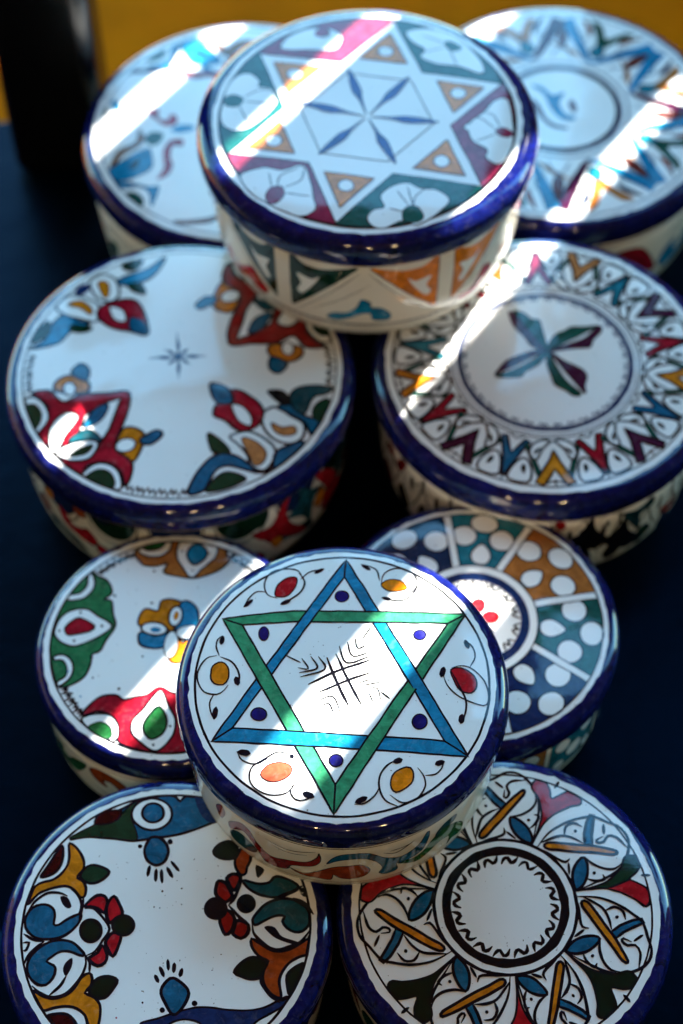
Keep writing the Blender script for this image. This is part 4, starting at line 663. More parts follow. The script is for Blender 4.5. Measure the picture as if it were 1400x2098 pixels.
  ('F','painted_petal','red',1,0.0153,'line',[(-0.396,0.156),(-0.355,0.208),(-0.314,0.147),(-0.293,0.081),(-0.346,0.038),(-0.374,0.022),(-0.399,0.091)]),
  ('F','painted_petal','red',1,0.0153,'line',[(-0.349,-0.047),(-0.293,-0.063),(-0.305,-0.135),(-0.339,-0.207),(-0.38,-0.15),(-0.392,-0.11)]),
  ('F','painted_petal','red',1,0.0153,'line',[(-0.412,-0.134),(-0.377,-0.197),(-0.389,-0.252),(-0.433,-0.273),(-0.48,-0.243),(-0.49,-0.212),(-0.439,-0.181)]),
  ('F','painted_dot','deepgreen',1,0.013,'line',[(-0.212,0.004),(-0.22,-0.03),(-0.244,-0.055),(-0.279,-0.064),(-0.314,-0.055),(-0.342,-0.029),(-0.353,0.005),(-0.346,0.04),(-0.322,0.065),(-0.287,0.074),(-0.251,0.064),(-0.224,0.039)]),
  ('F','painted_leaf','amber',1,0.013,'line',[(-0.483,-0.318),(-0.461,-0.353),(-0.469,-0.407),(-0.503,-0.453),(-0.449,-0.477),(-0.405,-0.523),(-0.394,-0.584),(-0.407,-0.667),(-0.466,-0.667),(-0.493,-0.598),(-0.548,-0.554),(-0.624,-0.536),(-0.698,-0.543),(-0.771,-0.559),(-0.814,-0.496),(-0.846,-0.426),(-0.772,-0.466),(-0.703,-0.483),(-0.63,-0.463),(-0.573,-0.418),(-0.533,-0.348)]),
  ('F','painted_leaf','deepgreen',1,0.013,'line',[(-0.469,-0.407),(-0.427,-0.357),(-0.361,-0.342),(-0.297,-0.37),(-0.325,-0.432),(-0.374,-0.485),(-0.434,-0.485),(-0.473,-0.457)]),
  ('F','painted_berry','maroon',1,0.013,'line',[(-0.745,-0.603),(-0.68,-0.58),(-0.605,-0.59),(-0.557,-0.636),(-0.539,-0.689),(-0.609,-0.733),(-0.702,-0.68)]),
  ('F','painted_leaf','deepgreen',1,0.0129,'line',[(0.296,0.527),(0.33,0.573),(0.396,0.601),(0.45,0.572),(0.464,0.515),(0.432,0.472),(0.373,0.468),(0.32,0.491)]),
  ('F','painted_petal','rust',1,0.0129,'line',[(0.464,0.5),(0.502,0.571),(0.543,0.535),(0.548,0.457),(0.526,0.408),(0.52,0.366),(0.487,0.352),(0.454,0.402),(0.446,0.458)]),
  ('F','painted_comma','line',1,0,'line',[(0.586,0.425),(0.645,0.389),(0.602,0.329),(0.587,0.372)]),
  ('F','painted_petal','red2',1,0.0168,'line',[(0.393,0.332),(0.428,0.36),(0.474,0.352),(0.485,0.317),(0.451,0.241),(0.424,0.256),(0.404,0.297)]),
  ('F','painted_petal','red2',1,0.0168,'line',[(0.326,0.277),(0.338,0.312),(0.384,0.298),(0.425,0.228),(0.431,0.193),(0.394,0.159),(0.348,0.187),(0.322,0.222)]),
  ('F','painted_petal','red2',1,0.0168,'line',[(0.402,0.104),(0.446,0.056),(0.45,0.015),(0.432,-0.045),(0.394,-0.067),(0.356,0.016),(0.358,0.064)]),
  ('F','painted_petal','red2',1,0.0168,'line',[(0.462,0.025),(0.501,0.028),(0.547,-0.006),(0.542,-0.06),(0.497,-0.095),(0.445,-0.066),(0.451,-0.019)]),
  ('F','painted_dot','ink',1,0.0129,'line',[(0.398,0.115),(0.389,0.079),(0.364,0.054),(0.328,0.044),(0.291,0.054),(0.264,0.081),(0.253,0.116),(0.262,0.152),(0.287,0.178),(0.323,0.187),(0.36,0.177),(0.388,0.15)]),
  ('F','painted_dot','ink',1,0.0032,'line',[(0.59,0.147),(0.582,0.113),(0.56,0.089),(0.529,0.08),(0.498,0.09),(0.475,0.114),(0.465,0.148),(0.473,0.182),(0.495,0.206),(0.526,0.215),(0.558,0.206),(0.581,0.181)]),
  ('F','painted_swirl','teal',1,0.0129,'line',[(0.501,0.314),(0.547,0.303),(0.613,0.288),(0.678,0.301),(0.723,0.343),(0.835,0.307),(0.876,0.265),(0.822,0.224),(0.745,0.195),(0.653,0.203),(0.575,0.232),(0.528,0.268)]),
  ('F','painted_swirl','teal',1,0.0129,'line',[(0.572,0.034),(0.603,0.088),(0.654,0.143),(0.719,0.176),(0.797,0.186),(0.875,0.161),(0.933,0.112),(0.954,0.057),(0.94,-0.004),(0.901,-0.044),(0.85,-0.051),(0.798,-0.022),(0.769,0.025),(0.785,0.059),(0.746,0.067),(0.694,0.053),(0.643,0.027),(0.589,-0.001)]),
  ('F','painted_comma','line',1,0,'line',[(0.647,-0.014),(0.682,-0.006),(0.721,-0.021),(0.747,-0.055),(0.773,-0.083),(0.876,-0.119),(0.85,-0.134),(0.761,-0.109),(0.709,-0.082),(0.67,-0.048)]),
  ('F','painted_leaf','rust',1,0.0129,'line',[(0.568,-0.094),(0.607,-0.121),(0.672,-0.163),(0.742,-0.183),(0.812,-0.17),(0.882,-0.131),(0.94,-0.091),(0.975,-0.071),(0.966,-0.145),(0.947,-0.2),(0.883,-0.217),(0.813,-0.263),(0.769,-0.322),(0.751,-0.387),(0.764,-0.488),(0.714,-0.478),(0.663,-0.419),(0.643,-0.353),(0.654,-0.301),(0.679,-0.248),(0.641,-0.229),(0.595,-0.194),(0.566,-0.141)]),
  ('F','painted_leaf','deepgreen',1,0.0129,'line',[(0.458,-0.325),(0.495,-0.266),(0.558,-0.227),(0.621,-0.228),(0.674,-0.255),(0.648,-0.314),(0.624,-0.36),(0.561,-0.37),(0.503,-0.352)]),
  ('F','painted_berry','deepgreen',1,0.0129,'line',[(0.924,-0.264),(0.87,-0.277),(0.813,-0.322),(0.798,-0.375),(0.821,-0.473),(0.865,-0.415),(0.902,-0.343)]),
  ('S','line',0.0155,0,[(0.572,0.007),(0.58,-0.054),(0.62,-0.108),(0.684,-0.157),(0.748,-0.173),(0.812,-0.15),(0.889,-0.117),(0.959,-0.024)]),
  ('S','line',0.0155,0,[(0.411,0.138),(0.488,0.049),(0.553,0.001)]),
  ('S','line',0.0155,0,[(0.495,0.31),(0.464,0.227),(0.44,0.173),(0.411,0.138)]),
  ('S','line',0.0155,0,[(0.731,0.197),(0.835,0.237),(0.9,0.278)]),
  ('S','line',0.0155,0,[(0.836,0.189),(0.914,0.154),(0.972,0.078)]),
  ('S','line',0.0155,0,[(0.758,-0.524),(0.689,-0.471),(0.637,-0.393),(0.627,-0.353)]),
  ('S','line',0.0155,0,[(0.758,-0.511),(0.815,-0.479)]),
  ('F','painted_comma','ink',1,0,'line',[(0.881,0.264),(0.959,0.25),(0.953,0.208),(0.92,0.198),(0.891,0.216)]),
 ],
 10: [
  ('F','painted_spindle','amber',1,0.0138,'line',[(0.498,0.025),(0.532,0.019),(0.59,-0.063),(0.646,-0.157),(0.702,-0.251),(0.749,-0.351),(0.755,-0.383),(0.723,-0.372),(0.667,-0.284),(0.596,-0.174),(0.54,-0.08),(0.497,-0.011)]),
  ('F','painted_leaf','blue',1,0.0138,'line',[(0.365,-0.306),(0.414,-0.248),(0.48,-0.215),(0.553,-0.211),(0.588,-0.229),(0.556,-0.274),(0.488,-0.315),(0.415,-0.325)]),
  ('F','painted_bar','blue',0,0.0138,'line',[(0.664,-0.183),(0.728,-0.141),(0.813,-0.104),(0.874,-0.092),(0.886,-0.118),(0.816,-0.151),(0.748,-0.186),(0.693,-0.224)]),
  ('S','line',0.0138,0,[(0.47,0.058),(0.551,0.057),(0.632,0.043),(0.741,-0.005),(0.824,-0.066),(0.876,-0.118),(0.898,-0.219),(0.915,-0.303),(0.881,-0.386),(0.804,-0.435),(0.699,-0.46),(0.605,-0.442),(0.528,-0.407),(0.437,-0.356),(0.368,-0.318)]),
  ('S','line',0.0138,0,[(0.591,-0.233),(0.582,-0.3),(0.602,-0.383),(0.645,-0.433),(0.7,-0.446)]),
  ('S','line',0.0138,0,[(0.503,0.058),(0.549,0.031),(0.626,-0.021),(0.66,-0.09),(0.67,-0.166)]),
  ('S','line',0.0138,0,[(0.641,-0.038),(0.7,-0.013),(0.754,-0.04),(0.766,-0.099)]),
  ('S','line',0.0138,0,[(0.472,-0.323),(0.491,-0.374),(0.536,-0.417),(0.558,-0.391)]),
  ('S','line',0.0138,0,[(0.471,0.015),(0.474,-0.096),(0.486,-0.147),(0.524,-0.156)]),
  ('S','line',0.0138,0,[(0.494,-0.166),(0.428,-0.213)]),
  ('S','line',0.0138,0,[(0.822,-0.418),(0.84,-0.319),(0.813,-0.269),(0.764,-0.271),(0.733,-0.247),(0.741,-0.226),(0.791,-0.247)]),
  ('S','line',0.0138,0,[(0.807,-0.243),(0.869,-0.202)]),
  ('F','painted_dot','line',1,0,'line',[(0.725,-0.082),(0.723,-0.088),(0.718,-0.092),(0.713,-0.094),(0.707,-0.092),(0.703,-0.088),(0.702,-0.082),(0.704,-0.076),(0.709,-0.071),(0.715,-0.07),(0.72,-0.072),(0.724,-0.076)]),
  ('F','painted_dot','line',1,0,'line',[(0.544,-0.341),(0.542,-0.347),(0.537,-0.351),(0.531,-0.352),(0.526,-0.351),(0.522,-0.346),(0.521,-0.341),(0.523,-0.335),(0.528,-0.331),(0.533,-0.329),(0.539,-0.331),(0.543,-0.335)]),
 ],
 '10y': [
  ('F','painted_leaf','Y',0,0.0138,'line',[(0.357,-0.31),(0.39,-0.339),(0.465,-0.398),(0.542,-0.44),(0.659,-0.459),(0.764,-0.442),(0.819,-0.525),(0.769,-0.549),(0.705,-0.558),(0.635,-0.548),(0.651,-0.629),(0.658,-0.743),(0.54,-0.732),(0.539,-0.652),(0.524,-0.546),(0.492,-0.464),(0.434,-0.389)]),
  ('S','line',0.0203,0,[(0.706,-0.593),(0.745,-0.638)]),
 ],
}
WALL = {
 8: [
  ('F','painted_scroll','red2',1,0.007,'line',[(-0.786,0.38),(-0.684,0.51),(-0.609,0.481),(-0.566,0.372),(-0.476,0.275),(-0.356,0.316),(-0.228,0.364),(-0.165,0.456),(-0.151,0.525),(-0.146,0.397),(-0.202,0.311),(-0.329,0.254),(-0.36,0.18),(-0.436,0.131),(-0.513,0.136),(-0.571,0.268),(-0.664,0.41),(-0.783,0.288)]),
  ('F','painted_scroll','rust',1,0.007,'line',[(-0.345,0.209),(-0.26,0.181),(-0.176,0.238),(-0.066,0.333),(0.014,0.352),(0.108,0.353),(0.163,0.268),(0.123,0.182),(0.041,0.149),(-0.027,0.169),(-0.067,0.216),(-0.088,0.128),(-0.164,0.142),(-0.261,0.147)]),
  ('F','painted_scroll','blue',1,0.007,'line',[(-0.106,0.375),(-0.065,0.48),(0.015,0.531),(0.148,0.519),(0.258,0.401),(0.373,0.351),(0.475,0.416),(0.533,0.544),(0.551,0.492),(0.51,0.314),(0.405,0.257),(0.331,0.269),(0.333,0.168),(0.262,0.151),(0.219,0.192),(0.239,0.264),(0.203,0.366),(0.121,0.447),(0.015,0.45),(-0.065,0.415)]),
  ('F','painted_scroll','green',1,0.007,'line',[(0.338,0.264),(0.45,0.246),(0.527,0.295),(0.588,0.383),(0.671,0.434),(0.79,0.34),(0.843,0.239),(0.825,0.139),(0.741,0.172),(0.706,0.126),(0.718,0.239),(0.627,0.269),(0.562,0.221),(0.468,0.178)]),
  ('F','painted_scroll','teal',1,0.007,'line',[(-0.786,0.251),(-0.704,0.339),(-0.635,0.319),(-0.572,0.251),(-0.61,0.172),(-0.7,0.133),(-0.774,0.156)]),
  ('F','painted_scroll','teal',1,0.007,'line',[(0.603,0.429),(0.668,0.502),(0.76,0.496),(0.745,0.423),(0.654,0.426),(0.615,0.35)]),
  ('F','painted_scroll','rust',1,0.0056,'line',[(-0.909,0.422),(-0.844,0.526),(-0.821,0.437),(-0.876,0.302)]),
  ('S','line',0.007,0,[(-0.497,0.506),(-0.365,0.472),(-0.253,0.498),(-0.171,0.535)]),
  ('S','line',0.0056,0,[(-0.468,0.461),(-0.352,0.433),(-0.226,0.463)]),
  ('S','line',0.0084,0,[(0.243,0.481),(0.328,0.435),(0.442,0.513)]),
  ('S','line',0.007,0,[(0.285,0.482),(0.37,0.483),(0.428,0.495)]),
 ],
 2: [
  ('F','painted_motif','azure',1,0.0045,'line',[(-0.271,0.238),(-0.225,0.296),(-0.136,0.313),(-0.077,0.375),(-0.048,0.454),(0.01,0.421),(0.01,0.377),(0.083,0.361),(0.135,0.298),(0.121,0.232),(0.026,0.242),(0.01,0.31),(-0.048,0.31),(-0.121,0.259),(-0.21,0.22)]),
  ('F','painted_motif','red',1,0.0045,'line',[(-1.059,0.265),(-0.952,0.32),(-0.825,0.407),(-0.764,0.356),(-0.697,0.295),(-0.721,0.222),(-0.815,0.227),(-0.906,0.261)]),
  ('F','painted_motif','red',1,0.0045,'line',[(0.593,0.259),(0.728,0.274),(0.803,0.413),(0.892,0.349),(0.865,0.251),(0.776,0.214),(0.653,0.207)]),
  ('S','ink',0.0045,0,[(-0.378,0.289),(-0.179,0.439),(0.008,0.595)]),
 ],
 4: [
  ('F','painted_scroll','red',1,0.0058,'line',[(0.445,0.534),(0.572,0.54),(0.645,0.675),(0.718,0.729),(0.677,0.597),(0.708,0.443),(0.84,0.253),(0.798,0.235),(0.633,0.373),(0.586,0.478),(0.518,0.418)]),
  ('F','painted_dome','forest',1,0.0117,'line',[(0.331,0.749),(0.44,0.735),(0.548,0.72),(0.527,0.601),(0.448,0.582),(0.361,0.635)]),
  ('F','painted_leaf','teal',1,0.0058,'line',[(0.776,0.769),(0.873,0.618),(0.989,0.534),(0.903,0.486),(0.874,0.291),(0.804,0.42),(0.683,0.517),(0.77,0.581)]),
  ('F','painted_scroll','red',1,0.0058,'line',[(0.921,0.699),(1.074,0.601),(1.208,0.332),(1.146,0.159),(0.982,0.278),(1.041,0.421)]),
  ('F','painted_dome','forest',1,0.0087,'line',[(1.105,0.588),(1.212,0.548),(1.307,0.449),(1.254,0.396)]),
  ('F','painted_petal','rust',1,0.0087,'line',[(-0.644,0.758),(-0.571,0.721),(-0.563,0.636),(-0.638,0.629)]),
  ('F','painted_scroll','red',1,0.0073,'line',[(-0.783,0.593),(-0.729,0.546),(-0.685,0.463),(-0.569,0.499),(-0.581,0.363),(-0.662,0.369),(-0.772,0.428)]),
  ('F','painted_scroll','navy',1,0.0058,'line',[(-0.505,0.83),(-0.382,0.82),(-0.416,0.667),(-0.483,0.699)]),
  ('F','painted_petal','amber',1,0.0058,'line',[(0.565,0.368),(0.633,0.373),(0.648,0.296),(0.594,0.266)]),
  ('F','painted_petal','amber',1,0.0058,'line',[(-0.916,0.622),(-0.842,0.678),(-0.826,0.598),(-0.893,0.562)]),
 ],
 5: [
  ('F','painted_dot','red2',1,0,'line',[(0.01,0.694),(0.038,0.738),(0.078,0.693),(0.072,0.643),(0.035,0.628)]),
  ('F','painted_leaf','teal2',1,0.0068,'line',[(0.436,0.662),(0.535,0.639),(0.655,0.677),(0.661,0.591),(0.571,0.565),(0.592,0.383),(0.505,0.523)]),
  ('F','painted_scroll','rust',1,0.0068,'line',[(0.757,0.442),(0.857,0.429),(0.89,0.485),(0.926,0.304),(0.81,0.339)]),
  ('F','painted_scroll','red2',1,0,'line',[(-1.122,0.549),(-1.046,0.674),(-0.994,0.68),(-1.03,0.57),(-1.092,0.506)]),
  ('F','painted_scroll','red2',1,0,'line',[(-1.259,0.59),(-1.189,0.657),(-1.14,0.628),(-1.184,0.55)]),
  ('F','painted_petal','ink',1,0.0054,'line',[(0.096,0.535),(0.159,0.556),(0.213,0.679),(0.233,0.741),(0.263,0.592),(0.349,0.458),(0.304,0.362),(0.202,0.402)]),
  ('F','painted_petal','ink',1,0.0054,'line',[(0.305,0.468),(0.377,0.466),(0.437,0.57),(0.46,0.624),(0.499,0.457),(0.611,0.272),(0.554,0.199),(0.43,0.291)]),
  ('F','painted_comma','ink',1,0,'line',[(0.169,0.549),(0.169,0.6),(0.185,0.605),(0.188,0.553)]),
  ('F','painted_comma','ink',1,0,'line',[(0.328,0.592),(0.328,0.643),(0.345,0.644),(0.348,0.592)]),
  ('F','painted_comma','ink',1,0,'line',[(0.461,0.36),(0.46,0.414),(0.479,0.41),(0.484,0.354)]),
  ('S','line',0.0082,0,[(0.139,0.631),(0.208,0.727),(0.273,0.748)]),
  ('S','line',0.0136,0,[(0.319,0.354),(0.438,0.452),(0.638,0.624)]),
  ('S','line',0.0068,0,[(0.267,0.683),(0.346,0.715),(0.44,0.66)]),
  ('S','line',0.0068,0,[(0.46,0.294),(0.586,0.317),(0.713,0.415)]),
  ('S','line',0.0082,0,[(-0.95,0.605),(-0.847,0.559),(-0.675,0.613)]),
  ('S','line',0.0082,0,[(-0.926,0.541),(-0.832,0.644),(-0.774,0.566)]),
 ],
}


# ------------------------------------------------------------------ the setting
bm = bmesh.new(); box_bm(bm, -1.2, 1.2, -.9, 1.165, -.035, 0, .003)
t = from_bm('table', bm, 'table_blue', smooth=False); t['kind'] = 'structure'
bm = bmesh.new(); box_bm(bm, -2.5, 2.5, 1.18, 3.4, -.10, -.02)
t = from_bm('ochre_floor', bm, 'ochre', smooth=False); t['kind'] = 'structure'

# black upright post at the back left corner of the table
pr = bpy.data.objects.new('post', None); COL.objects.link(pr); pr.location = (-.2265, 1.128, 0)
tag(pr, 'black upright post with a grey shine at the upper left corner', 'post')
bm = bmesh.new(); box_bm(bm, -.040, .040, -.032, .032, 0, .42, .014)
from_bm('shaft', bm, 'post_black', pr)
bm = bmesh.new(); box_bm(bm, -.043, .043, -.035, .035, .42, .432, .004)
from_bm('cap', bm, 'post_black', pr)

# shade: a dark canopy added to hold back sky light, and an upright board screen whose gaps let the sun through in stripes (both out of view)
cn = bpy.data.objects.new('canopy', None); COL.objects.link(cn); cn.location = (0, 0, 2.02)
tag(cn, 'added dark brown cloth canopy with hanging sides that shade the table, out of view', 'canopy')
for nm, q in (('roof_shade_cloth', (-2.6, .42, -2.4, 2.28, 0, .02)), ('roof_shade_cloth', (.42, 2.6, -2.4, 1.40, .004, .024)), ('roof_shade_cloth', (.42, 2.6, 1.82, 2.28, .004, .024)), ('side_shade_cloth', (-2.62, -2.6, -2.4, 2.0, -2.7, 0)), ('side_shade_cloth', (2.6, 2.62, -2.4, 1.4, -2.7, 0)), ('side_shade_cloth', (-2.6, 2.6, -2.42, -2.4, -2.7, 0))):  # hanging sides and roof gap shaped for the light left on the lids
    bm = bmesh.new(); box_bm(bm, *q); from_bm(nm, bm, 'canvas', cn, False)
T_SCR = 2.0
dr = Vector((math.cos(SUN_AZ), math.sin(SUN_AZ), 0)); dn = Vector((math.sin(SUN_AZ), -math.cos(SUN_AZ), 0))
sc_root = bpy.data.objects.new('board_screen', None); COL.objects.link(sc_root)
sc_root.matrix_world = Matrix(((dn.x, dr.x, 0, dr.x * T_SCR), (dn.y, dr.y, 0, dr.y * T_SCR), (0, 0, 1, 0), (0, 0, 0, 1)))
tag(sc_root, 'tall screen of upright brown boards with narrow gaps, out of view', 'screen')
def zt(tp): return ZA + (T_SCR - tp) * math.tan(SUN_EL)
GAPS = [(-.773, -.753), (-.605, -.587), (-.444, -.427), (-.326, -.292)]
edges = [-1.02] + [x for g in GAPS for x in g] + [.25]
for i in range(0, len(edges), 2):
    a, b = edges[i], edges[i + 1]; nb = max(1, round((b - a) / .14))
    for k in range(nb):
        x0 = a + (b - a) * k / nb; x1 = a + (b - a) * (k + 1) / nb
        bm = bmesh.new(); box_bm(bm, x0, x1 + (.0 if k == nb - 1 else -.0), -.009, .009, -.02, 1.95)
        from_bm('board', bm, 'wood', sc_root, False)
for g, lo in zip(GAPS, (zt(1.06), zt(1.06), zt(1.06), zt(.64))):  # covers added to cut the sun stripes to length
    bm = bmesh.new(); box_bm(bm, g[0] - .02, g[1] + .02, -.03, -.0095, -.02, lo)
    from_bm('gap_cover', bm, 'wood', sc_root, False)
for g, tc in ((GAPS[3], .280), (GAPS[2], .375)):
    bm = bmesh.new(); box_bm(bm, g[0] - .02, g[1] + .02, -.03, -.0095, zt(tc), 1.95)
    from_bm('gap_cover', bm, 'wood', sc_root, False)
bm = bmesh.new(); box_bm(bm, -1.02, .25, .0095, .03, 1.86, 1.93)
from_bm('rail', bm, 'wood', sc_root, False)

# ------------------------------------------------------------------ the boxes
HB, HS = .112, .082
L = {}
def B(key, c, zrel, R, Rout, label, big, tilt=(0, 0), ww='cream'):
    H = HB if key in (1, 2, 3, 4, 5) else (.084 if key == 8 else HS)
    make_box(key, c[0], c[1], ZA + zrel - H, H, R, Rout, label, big, tilt, ww)
B(1, (-.0716, 1.0388), 0, .1150, .1238, 'ceramic box at the back left beside the black post, lid with loose painted scrolls', True)
B(2, (.0202, .9303), .1125, .1055, .1169, 'upper back ceramic box, white six pointed star lid with orange points, resting on others', True)
B(3, (.1707, 1.0547), 0, .1143, .1235, 'ceramic box at the back right corner, blue zigzag ring around a navy circle', True)
B(4, (-.1109, .8041), 0, .1123, .1215, 'ceramic box with small navy snowflake amid four red and blue corner motifs', True)
B(5, (.1418, .8076), 0, .1105, .1200, 'ceramic box with green and plum four leaf cross inside a coloured zigzag ring', True)
B(6, (-.1095, .6032), -.03, .0831, .0895, 'smaller ceramic box with green and red edge motifs and a little four petal flower', False)
B(7, (.0845, .6176), -.03, .0874, .0958, 'smaller ceramic box with blue, orange and green segments full of white spots', False)
B(8, (-.0006, .5273), .0545, .0896, .0977, 'front upper ceramic box with interlaced green and blue six pointed star on lid', False)
B(9, (-.1050, .4120), -.03, .0885, .0975, 'ceramic box at bottom left, lid with flower at each side and plain white middle', False)
B(10, (.0940, .4220), -.03, .0908, .0997, 'ceramic box at bottom right, plain white centre disc ringed by orange spindles and blue leaves', False)

def pol(r, deg): return (r * math.cos(R_(deg)), r * math.sin(R_(deg)))
def squiggle(P, a0, a1, r, amp, n, wd, col='line', sgn=1):
    """looping pen scribble along the rim between two bearings"""
    for k in range(n):
        b0 = a0 + (a1 - a0) * k / n; d = (a1 - a0) / n
        j = P.rnd.uniform(-.12, .12) * d
        P.stroke([pol(r, b0 + j), pol(r - amp, b0 + d * .35 + j), pol(r - amp * .25, b0 + d * .55), pol(r - amp * .9, b0 + d * .8), pol(r, b0 + d * 1.02)], wd, col)

# --- box 8: interlaced star
P = BOXES[8][0]; P.ring(.957, .016); P.play(DATA[8], .99, 1.3)
# --- box 9
P = BOXES[9][0]; P.ring(.953, .017); P.play(DATA[9], .95, 1.5)
# --- box 10: seven sectors
P = BOXES[10][0]; P.ring(.945, .013)
ND = [112, 62, 9, -44, -88, -138, -198]
P.ring(.462, .022); P.ring(.384, .058, 'ink', name='painted_ring')
for k in range(16):
    a = k * 22.5 + 6; d = 20
    P.stroke([pol(.352, a), pol(.318, a + d * .12), pol(.303, a + d * .32), pol(.335, a + d * .55), pol(.325, a + d * .78), pol(.290, a + d * .92)], .025, 'ink')
def warp(pts, n0, n1):
    # template sector runs from bearing 9 to -44
    out = []
    for x, y in pts:
        r = math.hypot(x, y); a = math.degrees(math.atan2(y, x)); f = (9 - a) / 53.0
        out.append(pol(r, n0 + (n1 - n0) * f))
    return out
YC = ['pine', 'red', 'forest', 'deepgreen', 'red', 'deepgreen', 'red']
for i in range(7):
    n0 = ND[i]; n1 = ND[(i + 1) % 7] - (360 if i == 6 else 0)
    for it in DATA[10]:
        if it[0] == 'F': P.fill(it[1], it[2], warp(it[6], n0, n1), it[3], it[4] * 1.45, it[5], .94)
        else: P.stroke(warp(it[4], n0, n1), it[2] * 1.4, it[1])
    yc = YC[(i + 1) % 7]
    y = DATA['10y'][0]
    P.fill('painted_leaf', yc, warp(y[6], n0, n1), 1, y[4], 'line', .94)
    if (i + 1) % 7 == 2:
        P.fill('painted_leaf', 'red', warp([(q[0], q[1]) for q in y[6][9:16]], n0, n1), 0, y[4], 'line', .94)
    s = DATA['10y'][1]; P.stroke(warp(s[4], n0, n1), s[2], s[1])
# --- box 6
P = BOXES[6][0]; P.ring(.945, .014); P.play(DATA[6], .945, 1.35)
squiggle(P, 134, 112, .935, .075, 6, .017); squiggle(P, -156, -137, .935, .07, 5, .017); squiggle(P, 60, 40, .935, .07, 5, .016)
P.fill('painted_leaf', 'jade2', [pol(.94, -32), pol(.70, -28), pol(.62, -14), pol(.5, -3), pol(.63, 8), pol(.7, 24), pol(.94, 30), pol(.95, 10), pol(.95, -10)], 1, .016)
# --- box 7
P = BOXES[7][0]
SP = [101, 62, 14.5, -30, -76, -122, -167, 147]
SC = {0: 'sea', 1: 'tan', 2: 'pine2', 3: 'navyblue', 4: 'jade2', 5: 'tan', 6: 'sea', 7: 'navyblue'}
for i in range(8):
    a0 = SP[i]; a1 = SP[(i + 1) % 8]
    while a1 > a0: a1 -= 360
    arc = lambda r, u, v, n: [pol(r, u + (v - u) * k / n) for k in range(n + 1)]
    P.fill('painted_segment', SC[i] if i != 3 else 'navy', arc(.955, a0, a1, 10) + arc(.47, a1, a0, 8), 0)
    am = (a0 + a1) / 2
    def lobe(r, a, rr, rt):
        x, y = pol(r, a); P.dot(x, y, rr, 'white', rt, R_(a), 'painted_spot', .013)
    def drop(r, a, rr, rt):
        P.fill('painted_spot', 'white', [pol(r + rr, a), pol(r + rr * .45, a + math.degrees(rt * .7 / r)), pol(r - rr * .2, a + math.degrees(rt / r)), pol(r - rr * .85, a + math.degrees(rt * .6 / r)), pol(r - rr * .85, a - math.degrees(rt * .6 / r)), pol(r - rr * .2, a - math.degrees(rt / r)), pol(r + rr * .45, a - math.degrees(rt * .7 / r))], 1, .013)
    lobe(.875, am, .088, .105); drop(.585, am, .098, .078)
    lobe(.755, a0 - 8.5, .095, .100); lobe(.745, a1 + 8.5, .095, .098)
for a in SP:
    x0, y0 = pol(.465, a + 2); x1, y1 = pol(.955, a - 1.5)
    n = Vector((-(y1 - y0), x1 - x0)).normalized() * .030
    P.fill('painted_spoke', 'white', [(x0 + n.x, y0 + n.y), (x1 + n.x, y1 + n.y), (x1 - n.x, y1 - n.y), (x0 - n.x, y0 - n.y)], 0, .011)
P.ring(.958, .010); P.ring(.445, .062, 'white'); P.ring(.478, .010); P.ring(.40, .03, 'navy'); P.ring(.375, .05, 'navy')
for k in range(14): squiggle(P, k * 25.7, k * 25.7 + 20, .355, .06, 1, .016, 'ink')
for k in range(6):
    x, y = pol(.13, k * 60 + 10); P.dot(x, y, .062, 'red', .05, R_(k * 60 + 10), 'painted_petal', .012)
P.dot(0, 0, .06, 'amber', o=.012)
# --- box 4
P = BOXES[4][0]; P.ring(.965, .010); P.play(DATA[4], .96, 1.55)
P.play([(it[0], it[1], {'crimson': 'red2'}.get(it[2], it[2]), it[3], it[4], it[5], [(-x, -y) for x, y in it[6]]) for it in DATA[4][:17]], .96, 1.55)     # the motif opposite is the same, turned half round
for a0, a1, n in ((-109, -84, 6), (12, -8, 5), (172, 190, 5)): squiggle(P, a0, a1, .955, .055, n, .014)
